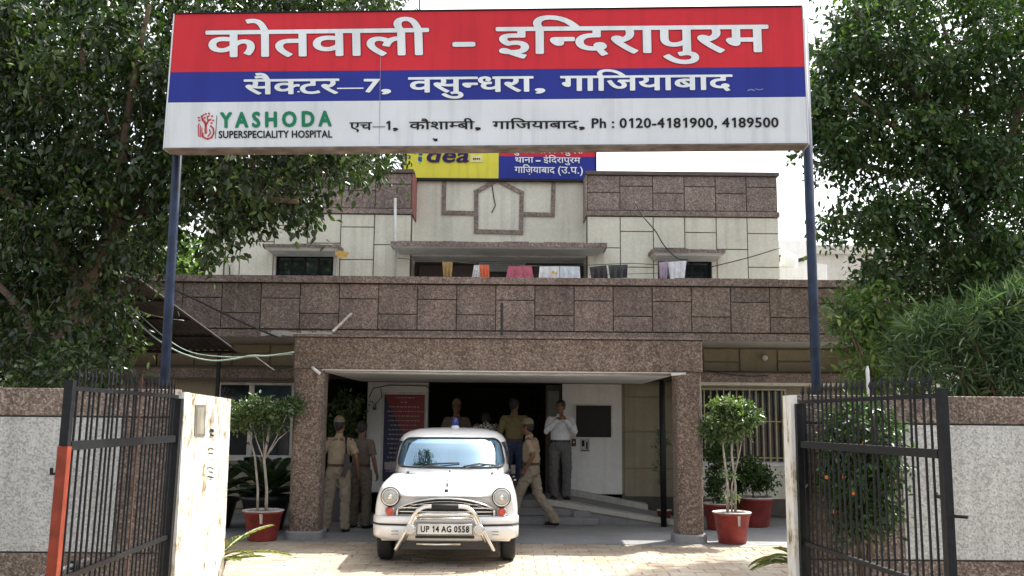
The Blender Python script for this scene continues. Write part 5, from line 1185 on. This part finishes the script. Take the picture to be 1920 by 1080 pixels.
    for sx in (-1,1): part('slat', MB().tube([(sx*.565,fy(.56)-.02,.555),(sx*.57,fy(.56)-.025,.62),(sx*.562,fy(.56)-.02,.66)], .014, 6), M['chrome'], gr_, True)
    slat(.556,.008,-.57,.57,.04)
    # ---- lamps
    for sx in (-1,1):
        c_ = (sx*.652, .035, .795); hl = part('headlight', MB().lathe([(.109,.07),(.109,-.01),(.100,-.028),(.089,-.03),(.087,-.018)], c_, 32, 'y'), M['chrome'], sm=True)
        ln_ = MB().lathe([(.087,-.018),(.066,-.034),(.04,-.044),(0,-.048)], c_, 32, 'y'); part('lens', ln_, M['lamp_glass'], hl, True)
        part('reflector_ring', MB().lathe([(.103,-.026),(.111,-.015),(.114,-.002),(.114,.05)], c_, 32, 'y'), M['rubber'], hl, True)
        part('bulb', MB().lathe([(.03,-.046),(.03,-.052),(.018,-.056),(0,-.057)], c_, 16, 'y'), M['chrome'], hl, True)
        for k in range(5): part('lens_rib', MB().box(c_[0]-.05+k*.025-.003,c_[0]-.05+k*.025+.003,c_[1]-.050,c_[1]-.038,c_[2]-.055+abs(k-2)*.01,c_[2]+.055-abs(k-2)*.01), M['lamp_glass'], hl)
        ic = (sx*.655,.045,.628); il = part('indicator', MB().lathe([(.058,.03),(.058,-.01),(.050,-.014)], ic, 24, 'y'), M['chrome'], sm=True); part('lens', MB().lathe([(.051,-.012),(.042,-.03),(.02,-.040),(0,-.042)], ic, 24, 'y'), M['orange_lens'], il, True)
    # ---- bumper
    mb = MB(); n = 40
    prof = [(.575,.06),(.578,.0),(.560,-.035),(.500,-.045),(.492,-.030),(.470,-.030),(.462,-.045),(.40,-.045),(.33,-.02),(.295,.03),(.30,.12)]
    for i in range(n+1):
        u_ = -1+2*i/n; x = u_*.862; e = abs(u_); yb = -.045+.13*e**2.4+.16*max(0,(e-.86)/.14)**2
        for z, d in prof: mb.v.append((x, yb+d, z+(.10*max(0,e-.62)**1.3 if z < .45 else 0)-(.02*max(0,e-.7) if z > .5 else 0)))
    m_ = len(prof)
    for i in range(n):
        for k in range(m_-1): a = i*m_+k; mb.f.append((a,a+1,a+m_+1,a+m_))
    mb.f += [tuple(range(m_)), tuple(range(n*m_, n*m_+m_))[::-1]]
    bp = part('bumper', mb, M['carwhite'], sm=True)
    for z, rr in ((.481,.010),):
        for a, b_ in ((-1,-.44),(.44,1)):
            pts = []
            for i in range(13): u_ = a+(b_-a)*i/12; e = abs(u_); pts.append((u_*.862, -.045+.13*e**2.4+.16*max(0,(e-.86)/.14)**2-.037, z))
            part('rubber_strip', MB().tube(pts, rr, 5), M['rubber'], bp)
    part('air_slot', MB().box(-.34,.34,-.094,-.089,.335,.365), M['rubber'], bp)
    for sx in (-1,1):
        for k in range(2): part('air_slot', MB().box(min(sx*.54,sx*.62),max(sx*.54,sx*.62),-.075,-.066,.375+k*.035,.381+k*.035), M['blackplastic'], bp)
    part('under_tray', MB().box(-.55,.55,.0,.5,.20,.30), M['blackplastic']); part('lower_bar', MB().tube([(-.33,-.02,.262),(-.1,-.03,.258),(.18,-.03,.262)], .016, 6), M['chrome'], sm=True)
    # ---- bull bar
    bb_ = MB(); P2 = [(-.565,-.08,.20),(-.50,-.13,.32),(-.42,-.17,.47),(-.385,-.185,.55),(-.34,-.195,.63),(-.27,-.20,.685),(-.19,-.20,.705),(0,-.20,.708)]
    full = P2+[(-x,y,z) for x,y,z in P2[-2::-1]]; sm_ = []
    for i in range(len(full)-1):
        p0,p1,p2,p3 = [Vector(full[j]) for j in (max(i-1,0),i,i+1,min(i+2,len(full)-1))]
        for k in range(4): tt=k/4; sm_.append(cr(p0,p1,p2,p3,tt))
    sm_.append(Vector(full[-1])); bb_.tube(sm_, .024, 10); bull = part('bull_bar', bb_, M['chrome'], sm=True)
    part('pad', MB().tube([(-.155,-.20,.706),(.155,-.20,.706)], .030, 12), M['rubber'], bull, True)
    part('cross_bar', MB().tube([(-.345,-.185,.60),(-.2,-.20,.615),(.2,-.20,.615),(.345,-.185,.60)], .020, 10), M['chrome'], bull, True)
    part('cross_bar', MB().tube([(-.33,-.15,.565),(.33,-.15,.565)], .014, 8), M['chrome'], bull, True)
    for sx in (-1,1):
        part('brace', MB().tube([(sx*.33,-.19,.60),(sx*.40,-.16,.44),(sx*.47,-.12,.30)], .018, 8), M['chrome'], bull, True); part('stay', MB().tube([(sx*.40,-.16,.46),(sx*.40,.05,.42)], .02, 8), M['chrome'], bull, True)
        fc = (sx*.395,-.20,.445); fl = part('fog_lamp', MB().lathe([(0,.07),(.045,.05),(.062,.0),(.058,-.012),(.050,-.014)], fc, 24, 'y'), M['chrome'], sm=True); part('lens', MB().lathe([(.050,-.013),(.03,-.022),(0,-.026)], fc, 20, 'y'), M['lamp_glass'], fl, True)
    # ---- number plate
    npl = part('number_plate', MB().bev(-.318,.318,-.135,-.120,.385,.505,.004), simple('white_plate', (0.70,0.70,0.68), .5))
    V, Fc, adv = compose(list('UP 14 AG 0558'), 0.0, .07); mb = MB(); sc_ = .56/adv
    for k in range(8): mb.add([(-.28+(x+.03*math.cos(k*.785))*sc_, -.138-gi*.00003-k*.0001, .412+(y+.03*math.sin(k*.785))*.066/LAT) for x, y, gi in V], Fc); part('plate_lettering', mb, M['ink_black'], npl)
    part('plate_frame', MB().box(-.325,.325,-.119,-.112,.378,.512), M['blackplastic'], npl)
    # ---- mirrors, beacon, wheels
    for sx in (-1,1):
        part('mirror', MB().hexa([(sx*.80-.075,1.50,1.03),(sx*.80+.075,1.50,1.03),(sx*.80+.085,1.50,1.13),(sx*.80-.085,1.50,1.13)],[(sx*.80-.06,1.56,1.04),(sx*.80+.06,1.56,1.04),(sx*.80+.07,1.56,1.12),(sx*.80-.07,1.56,1.12)]) if sx < 0 else MB().hexa([(.80,1.55,.985),(.86,1.55,.985),(.86,1.55,1.10),(.80,1.55,1.10)],[(.80,1.60,.985),(.86,1.60,.985),(.86,1.60,1.10),(.80,1.60,1.10)]), M['blackplastic'])
        part('mirror_stalk', MB().tube([(sx*.74,1.5,.99),(sx*.79,1.53,1.04)], .018, 6), M['blackplastic'])
    be = part('beacon', MB().lathe([(.055,1.578),(.055,1.60),(.045,1.612)], (.02,2.35,0), 20), M['ink_white'], sm=True)
    part('beacon_dome', MB().lathe([(.046,1.612),(.05,1.66),(.048,1.70),(.03,1.718),(0,1.722)], (.02,2.35,0), 20), M['blue_lens'], be, True)
    for wy in (.66, 3.08):
        for sx in (-1,1):
            w_ = part('wheel', MB().lathe([(0,-.05),(.17,-.05),(.19,-.08),(.215,-.08)] if sx < 0 else [(.215,.08),(.19,.08),(.17,.05),(0,.05)], (0,0,0), 28), M['steel'], sm=True)
            w_.location = (sx*.745, wy, .318); w_.rotation_euler = (0, R(90), 0)
            ty = part('tyre', MB().lathe([(.205,-.075),(.29,-.088),(.312,-.07),(.318,-.03),(.318,.03),(.312,.07),(.29,.088),(.205,.075),(.205,-.075)], (0,0,0), 36), M['rubber'], w_, True)
            tr_ = MB()
            for k in range(30): a = 2*math.pi*k/30; c2, s2_ = math.cos(a), math.sin(a); tr_.add([(c2*.3185-s2_*.012,s2_*.3185+c2*.012,-.06),(c2*.3185+s2_*.012,s2_*.3185-c2*.012,-.06),(c2*.3185+s2_*.012,s2_*.3185-c2*.012,.06),(c2*.3185-s2_*.012,s2_*.3185+c2*.012,.06),(c2*.323,s2_*.323,-.06),(c2*.323,s2_*.323,.06)], [(0,1,4),(2,3,5),(0,4,5,3),(1,2,5,4)])
            o = part('tread_block', tr_, M['rubber'], w_); o['kind'] = 'stuff'
    return t
build_car()

# ================================================================== PEOPLE
JOBS = {}
def remesh(mb, name, vox, sm_it=3, smf=.6, disp=None):
    """closed overlapping pieces; fused into one skin by finish_bodies(), all in one pass"""
    me = bpy.data.meshes.new(name); me.from_pydata(mb.v, [], mb.f)
    bm = bmesh.new(); bm.from_mesh(me); bmesh.ops.recalc_face_normals(bm, faces=bm.faces); bm.to_mesh(me); bm.free()
    JOBS[me.name] = [vox, sm_it, smf, disp, 1.0]; return me
def finish_bodies():
    todo = [o for o in bpy.data.objects if o.type == 'MESH' and o.data.name in JOBS]
    for o in todo:
        vox, it, smf, disp, k = JOBS[o.data.name]
        m = o.modifiers.new('r', 'REMESH'); m.mode = 'VOXEL'; m.voxel_size = vox
        s_ = o.modifiers.new('s', 'SMOOTH'); s_.iterations = it; s_.factor = smf
    bpy.context.view_layer.update(); dg = bpy.context.evaluated_depsgraph_get(); res = [bpy.data.meshes.new_from_object(o.evaluated_get(dg)) for o in todo]
    for o, r_ in zip(todo, res):
        vox, it, smf, disp, k = JOBS[o.data.name]; o.modifiers.clear(); nm = o.data.name; o.data = r_
        n = len(r_.vertices); c = np.empty(n*3); r_.vertices.foreach_get('co', c)
        if disp:
            nv = np.empty(n*3); r_.vertices.foreach_get('normal', nv); c = c.reshape(-1,3); nv = nv.reshape(-1,3)
            c = (c+nv*np.array([disp(Vector(p)) for p in c])[:,None]).reshape(-1)
        r_.vertices.foreach_set('co', c*k); r_.polygons.foreach_set('use_smooth', [True]*len(r_.polygons)); r_.update()
def lim(mb, pts, rad, lat=None, n=12, c0=1.0, c1=1.0):
    """closed tapered limb. rad entries: r or (r_lateral, r_depth); lat: lateral axis"""
    pts = [Vector(p) for p in pts]; rings = []
    la = Vector(lat) if lat else None; q_, rr = [], []
    for i, (p, r_) in enumerate(zip(pts, rad)):
        r_ = r_ if isinstance(r_, tuple) else (r_, r_); q_.append(p); rr.append(r_)
    # rounded end caps
    def cap(p, d, r_, cs): return [(p+d*min(r_)*f*cs, (r_[0]*g, r_[1]*g)) for f, g in ((.92,.35),(.6,.78),(.25,.96))]
    d0 = (q_[0]-q_[1]).normalized(); d1 = (q_[-1]-q_[-2]).normalized()
    seq = cap(q_[0], d0, rr[0], c0)+list(zip(q_, rr))+cap(q_[-1], d1, rr[-1], c1)[::-1]
    o = len(mb.v)
    for i, (p, r_) in enumerate(seq):
        t_ = (seq[min(i+1,len(seq)-1)][0]-seq[max(i-1,0)][0]).normalized(); l_ = la if la is not None else (Vector((1,0,0)) if abs(t_.x) < .8 else Vector((0,1,0)))
        a = (l_-t_*l_.dot(t_)).normalized(); b_ = t_.cross(a)
        for k in range(n): an = 2*math.pi*k/n; mb.v.append(tuple(p+a*math.cos(an)*r_[0]+b_*math.sin(an)*r_[1]))
    m_ = len(seq)
    for i in range(m_-1):
        for k in range(n): mb.f.append((o+i*n+k, o+i*n+(k+1)%n, o+(i+1)*n+(k+1)%n, o+(i+1)*n+k))
    mb.f += [tuple(o+k for k in range(n))[::-1], tuple(o+(m_-1)*n+k for k in range(n))]
def person(label, loc, face, J, top, bottom, hgt=1.70, hair='short', cap=None, longsleeve=False, belt='beltbrown', fat=1.0, group=None):
    """local frame: x = the person's right... looking along +y; J overrides joints; face = heading in degrees (0 looks to +y, away from the camera)"""
    t = thing('person', label, 'person', loc, group); t.rotation_euler = (0,0,R(face)); k_ = hgt/1.72
    D = dict(hipL=(-.095,0,.90),hipR=(.095,0,.90),kneeL=(-.115,.02,.49),kneeR=(.115,.02,.49),ankL=(-.125,-.01,.085),ankR=(.125,-.01,.085),
             shL=(-.178,0,1.375),shR=(.178,0,1.375),elL=(-.255,-.03,1.13),elR=(.255,-.03,1.13),wrL=(-.27,.05,.88),wrR=(.27,.05,.88),
             pel=(0,0,.95),chest=(0,.0,1.27),neck=(0,.0,1.44),head=(0,.015,1.60),toeL=0.,toeR=0.,look=0.,curl=.5)
    D.update(J); g = {k: (Vector(v) if isinstance(v, tuple) else v) for k, v in D.items()}; X_ = (1,0,0)
    body = MB(); pel, ch, nk, hd = g['pel'], g['chest'], g['neck'], g['head']
    # trunk beneath the clothes
    lim(body, [pel-Vector((0,0,.03)), pel+Vector((0,0,.10)), (pel+ch)/2, ch, ch+Vector((0,0,.11)), nk-Vector((0,0,.01))], [(.145,.105),(.135,.10),(.135,.095),(.155,.105),(.15,.09),(.06,.06)], X_)
    for s_ in 'LR':
        lim(body, [g['hip'+s_], (g['hip'+s_]+g['knee'+s_])/2, g['knee'+s_], (g['knee'+s_]*.6+g['ank'+s_]*.4), g['ank'+s_]], [.083,.07,.053,.052,.038])
        lim(body, [g['sh'+s_], (g['sh'+s_]+g['el'+s_])/2, g['el'+s_], g['el'+s_].lerp(g['wr'+s_],.35), g['wr'+s_]], [.055,.047,.038,.037,.026])
        # hand: palm, four curled fingers, thumb
        w_ = g['wr'+s_]; fd = (w_-g['el'+s_]).normalized(); inn = Vector((1 if s_ == 'L' else -1,0,0)); inn = (inn-fd*inn.dot(fd)).normalized(); sd = fd.cross(inn).normalized()
        if sd.y < 0: sd = -sd
        pc = w_+fd*.085; lim(body, [w_+fd*.01, w_+fd*.045, pc], [(.022,.016),(.037,.014),(.038,.013)], sd, 10)
        for q_, (off, ln_) in enumerate(((.029,.066),(.010,.075),(-.010,.070),(-.028,.055))):
            b_ = pc+sd*off; c1 = (fd+inn*g['curl']).normalized(); c2 = (fd+inn*g['curl']*3).normalized(); lim(body, [b_-fd*.012, b_+c1*ln_*.5, b_+c1*ln_*.5+c2*ln_*.5], [.0095,.009,.0078], None, 8)
        tb_ = w_+fd*.03+sd*.026; lim(body, [tb_, tb_+(fd*.6+sd+inn*.4).normalized()*.035, tb_+(fd*.6+sd+inn*.4).normalized()*.035+(fd+inn*.6+sd*.2).normalized()*.032], [.013,.011,.009], None, 8)
        # foot inside the shoe
        fo = R(g['toe'+s_]); fd2 = Vector((math.sin(fo)*(-1 if s_ == 'L' else 1), math.cos(fo), 0)); a = g['ank'+s_]; lim(body, [a-Vector((0,0,.03))-fd2*.03, a-Vector((0,0,.045))+fd2*.10], [(.034,.03),(.035,.022)])
    lim(body, [nk-Vector((0,0,.05)), nk+Vector((0,0,.03)), hd-Vector((0,0,.06))], [.062,.055,.056])
    # head, turned by look
    lk = R(g['look']); fw = Vector((math.sin(lk), math.cos(lk), 0)); rt_ = Vector((fw.y, -fw.x, 0))
    def hp(r_, f, u_): return hd+rt_*r_+fw*f+Vector((0,0,u_))
    lim(body, [hp(0,-.012,.035), hp(0,-.012,.045)], [(.076,.092),(.074,.090)], rt_, 16); lim(body, [hp(0,.02,-.02), hp(0,.030,-.06), hp(0,.042,-.088)], [(.066,.072),(.058,.058),(.038,.036)], rt_, 14)
    lim(body, [hp(0,.088,.020), hp(0,.110,-.018)], [.009,.014], None, 8); lim(body, [hp(-.045,.072,.035), hp(.045,.072,.035)], [.013,.013], None, 8); lim(body, [hp(-.018,.088,-.048), hp(.018,.088,-.048)], [.010,.010], None, 8)
    for sx in (-1,1): lim(body, [hp(sx*.077,-.008,.015), hp(sx*.076,-.004,-.018)], [(.010,.020),(.008,.013)], rt_, 8)
    def sc(m_):
        JOBS[m_.name][4] = k_; return m_
    bo = obj('body', sc(remesh(body, 'body', .0085, 3)), M['skin'], t)
    ey = MB(); 
    for sx in (-1,1): ey.ell(hp(sx*.032,.083,.018),(.011,.009,.008),8,6)
    ey.v = [tuple(Vector(v)*k_) for v in ey.v]; obj('eyes', ey, M['hair'], t, True, None, True)
    # hair
    hb = MB(); lim(hb, [hp(0,-.022,.028), hp(0,-.016,.052)], [(.084,.098),(.080,.095)], rt_, 16); lim(hb, [hp(0,-.05,-.02), hp(0,-.045,.02)], [(.068,.055),(.078,.06)], rt_, 12)
    if hair != 'none': obj('hair', sc(remesh(hb, 'hair', .012, 2, disp=lambda c: .004*noise.noise(c*60))), M['hair'], t)
    if cap:
        cb = MB(); lim(cb, [hp(0,-.016,.082), hp(0,-.018,.100)], [(.085,.099),(.070,.088)], rt_, 18)
        if cap == 'peak': lim(cb, [hp(-.04,.095,.066), hp(0,.115,.060), hp(.04,.095,.066)], [(.03,.010)]*3, rt_, 10)
        obj('cap', sc(remesh(cb, 'cap', .011, 2)), fold_cloth('cap_khaki', (0.19,0.15,0.10)), t)
    # shirt
    sh = MB(); lim(sh, [pel+Vector((0,0,.06)), pel+Vector((0,0,.11)), (pel+ch)/2+Vector((0,0,.03)), ch+Vector((0,0,.02)), ch+Vector((0,0,.10)), nk-Vector((0,0,.035))],
        [(.150*fat,.116*fat),(.164*fat,.128*fat),(.160*fat,.120*fat),(.168,.120),(.146,.100),(.078,.07)], X_, 18, .15)
    lim(sh, [g['shL']+Vector((.02,0,.0)), nk-Vector((.0,0,.055)), g['shR']-Vector((.02,0,.0))], [(.052,.050),(.072,.055),(.052,.050)], (0,1,0), 12)
    for s_ in 'LR':
        a, b_, c_ = g['sh'+s_], g['el'+s_], g['wr'+s_]; 
        if longsleeve: lim(sh, [a, (a+b_)/2, b_, b_.lerp(c_,.4), b_.lerp(c_,.93)], [.062,.060,.053,.050,.040])
        else: lim(sh, [a-Vector((0,0,.012)), a.lerp(b_,.45), a.lerp(b_,.82)], [.062,.064,.066], None, 12, .8, .12)
    lim(sh, [nk-Vector((0,0,.03)), nk+Vector((0,-.005,.012))], [(.075,.072),(.066,.064)], X_, 14)
    wv = lambda s_, a_: (lambda c: a_*(noise.noise(Vector((c.x*14, c.y*14, c.z*s_)))+.6*noise.noise(Vector((c.x*26+c.z*16, c.y*26, c.z*22)))))
    obj('shirt', sc(remesh(sh, 'shirt', .0125, 4, disp=wv(15, .009))), M[top], t)
    # trousers
    tr = MB(); lim(tr, [pel-Vector((0,0,.05)), pel-Vector((0,0,.0)), pel+Vector((0,0,.045))], [(.162*fat,.120*fat),(.162*fat,.122*fat),(.154*fat,.118*fat)], X_, 18, 1.0, .15)
    for s_ in 'LR':
        a, b_, c_ = g['hip'+s_], g['knee'+s_], g['ank'+s_]; lim(tr, [a+Vector((0,0,-.02)), a.lerp(b_,.5), b_, b_.lerp(c_,.5), c_+Vector((0,0,.02)), c_-Vector((0,0,.035))], [.104,.096,.084,.080,.082,.084], None, 12, 1.0, .12)
    obj('trousers', sc(remesh(tr, 'trousers', .0125, 4, disp=wv(24, .013))), M[bottom], t)
    bl = MB(); z0 = pel+Vector((0,0,.055)); n = 28
    for dz in (-.02,.02):
        for k in range(n): a = 2*math.pi*k/n; bl.v.append(tuple((z0+Vector((.163*fat*math.cos(a), .127*fat*math.sin(a), dz)))*k_))
    bl.f = [(k,(k+1)%n,n+(k+1)%n,n+k) for k in range(n)]; obj('belt', bl, M[belt], t, True, None, True)
    for s_ in 'LR':
        fo = R(g['toe'+s_]); fd2 = Vector((math.sin(fo)*(-1 if s_ == 'L' else 1), math.cos(fo), 0)); a = g['ank'+s_]; lift = a.z-.085
        s2_ = MB(); lat = (fd2.y,-fd2.x,0); b0 = Vector((a.x,a.y,.0+lift))
        lim(s2_, [b0-fd2*.045+Vector((0,0,.045)), b0+fd2*.05+Vector((0,0,.042)), b0+fd2*.15+Vector((0,0,.030))], [(.040,.043),(.044,.040),(.040,.028)], lat, 12); lim(s2_, [b0-fd2*.02+Vector((0,0,.06)), b0-fd2*.015+Vector((0,0,.09))], [.042,.040])
        for i, v in enumerate(s2_.v): s2_.v[i] = (v[0], v[1], max(v[2], lift+.002))
        obj('shoe', sc(remesh(s2_, 'shoe', .010, 2)), M['shoe'], t)
    return t, k_
# standing policeman seen from behind, rifle slung on his right shoulder
pA, kA = person('policeman in khaki seen from behind with a rifle slung on his right shoulder', (-2.62,14.8,0), 0, dict(kneeL=(-.13,.0,.49),kneeR=(.12,.01,.49),ankL=(-.165,-.02,.085),ankR=(.125,-.01,.085),elL=(-.29,-.02,1.13),wrL=(-.335,.03,.89),elR=(.275,-.03,1.13),wrR=(.30,.05,.88),toeL=35.,toeR=10.,look=25.), 'khaki','khaki2', 1.70, cap='beret', fat=1.06)
gun = thing('rifle', 'black rifle slung behind the right shoulder of the policeman with his back turned', 'rifle', (-2.44,14.62,1.2))
gx_, gy_ = -2.475, 14.625
obj('barrel', MB().tube([(gx_+.01,gy_,1.12),(gx_-.03,gy_+.04,1.42)], .012, 8), M['blackplastic'], gun, True)
obj('receiver', MB().hexa([(gx_-.035,gy_-.02,.95),(gx_+.035,gy_-.02,.94),(gx_+.045,gy_-.02,1.16),(gx_-.03,gy_-.02,1.17)],[(gx_-.035,gy_+.02,.95),(gx_+.035,gy_+.02,.94),(gx_+.045,gy_+.02,1.16),(gx_-.03,gy_+.02,1.17)]), M['blackplastic'], gun)
obj('stock', MB().hexa([(gx_-.075,gy_-.018,.83),(gx_-.01,gy_-.018,.82),(gx_+.03,gy_-.018,.96),(gx_-.03,gy_-.018,.97)],[(gx_-.075,gy_+.018,.83),(gx_-.01,gy_+.018,.82),(gx_+.03,gy_+.018,.96),(gx_-.03,gy_+.018,.97)]), M['blackplastic'], gun)
obj('magazine', MB().hexa([(gx_+.03,gy_-.015,.96),(gx_+.075,gy_-.015,.93),(gx_+.09,gy_-.015,1.03),(gx_+.04,gy_-.015,1.05)],[(gx_+.03,gy_+.015,.96),(gx_+.075,gy_+.015,.93),(gx_+.09,gy_+.015,1.03),(gx_+.04,gy_+.015,1.05)]), M['blackplastic'], gun)
obj('sling', MB().tube([(gx_+.0,gy_+.01,.98),(gx_-.01,gy_+.02,1.2),(gx_-.02,gy_+.06,1.36),(gx_-.01,gy_+.14,1.455),(gx_+.0,gy_+.24,1.44),(gx_+.02,gy_+.31,1.33)], .014, 6), M['blackplastic'], gun, True)
person('second policeman in shade-darkened khaki standing in shadow just right of the one with the rifle', (-2.36,15.35,0), -25, dict(look=-10., toeL=15., toeR=15.), 'khaki_shade','khaki_shade', 1.66, cap=None)
# policeman striding to the left
person('policeman in khaki and cap walking left beside the car', (0.34,15.7,0), 72, dict(hipL=(-.085,.0,.90),hipR=(.085,0,.90),kneeR=(.09,-.09,.50),ankR=(.09,-.37,.11),kneeL=(-.09,.19,.52),ankL=(-.09,.31,.085),elL=(-.235,-.10,1.14),wrL=(-.22,.04,.93),elR=(.235,-.02,1.14),wrR=(.235,.10,.90),chest=(0,.02,1.27),neck=(0,.04,1.43),head=(0,.075,1.585),toeL=0.,toeR=0.), 'khaki','khaki2', 1.71, cap='peak', fat=1.12)
# man in white shirt, hands raised to his mouth, facing the camera
person('man in white shirt and grey trousers, both hands raised to his mouth', (0.86,16.75,.35), 180, dict(elL=(-.25,.13,1.16),wrL=(-.08,.21,1.38),elR=(.25,.14,1.17),wrR=(.05,.22,1.375),curl=.9,look=28.,toeL=20.,toeR=20.,ankL=(-.10,0,.085),ankR=(.10,0,.085)), 'whiteshirt','greytrouser', 1.70, longsleeve=True, belt='shoe', fat=1.08)
person('man in ochre shirt and blue jeans seen from behind at the doorway', (0.06,16.9,.35), 8, dict(look=40.), 'ochre','denim', 1.72, longsleeve=True)
person('man in black and white checked shirt stooping behind the car roof', (-.42,16.9,.35), 5, dict(neck=(0,.16,1.33),chest=(0,.08,1.20),head=(0,.26,1.44),shL=(-.185,.13,1.31),shR=(.185,.13,1.31),elL=(-.24,.20,1.05),elR=(.24,.20,1.05),wrL=(-.18,.34,.92),wrR=(.18,.34,.92)), 'checked','greytrouser', 1.62)
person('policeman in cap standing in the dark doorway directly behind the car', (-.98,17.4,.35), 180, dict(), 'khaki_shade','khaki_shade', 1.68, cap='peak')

finish_bodies()
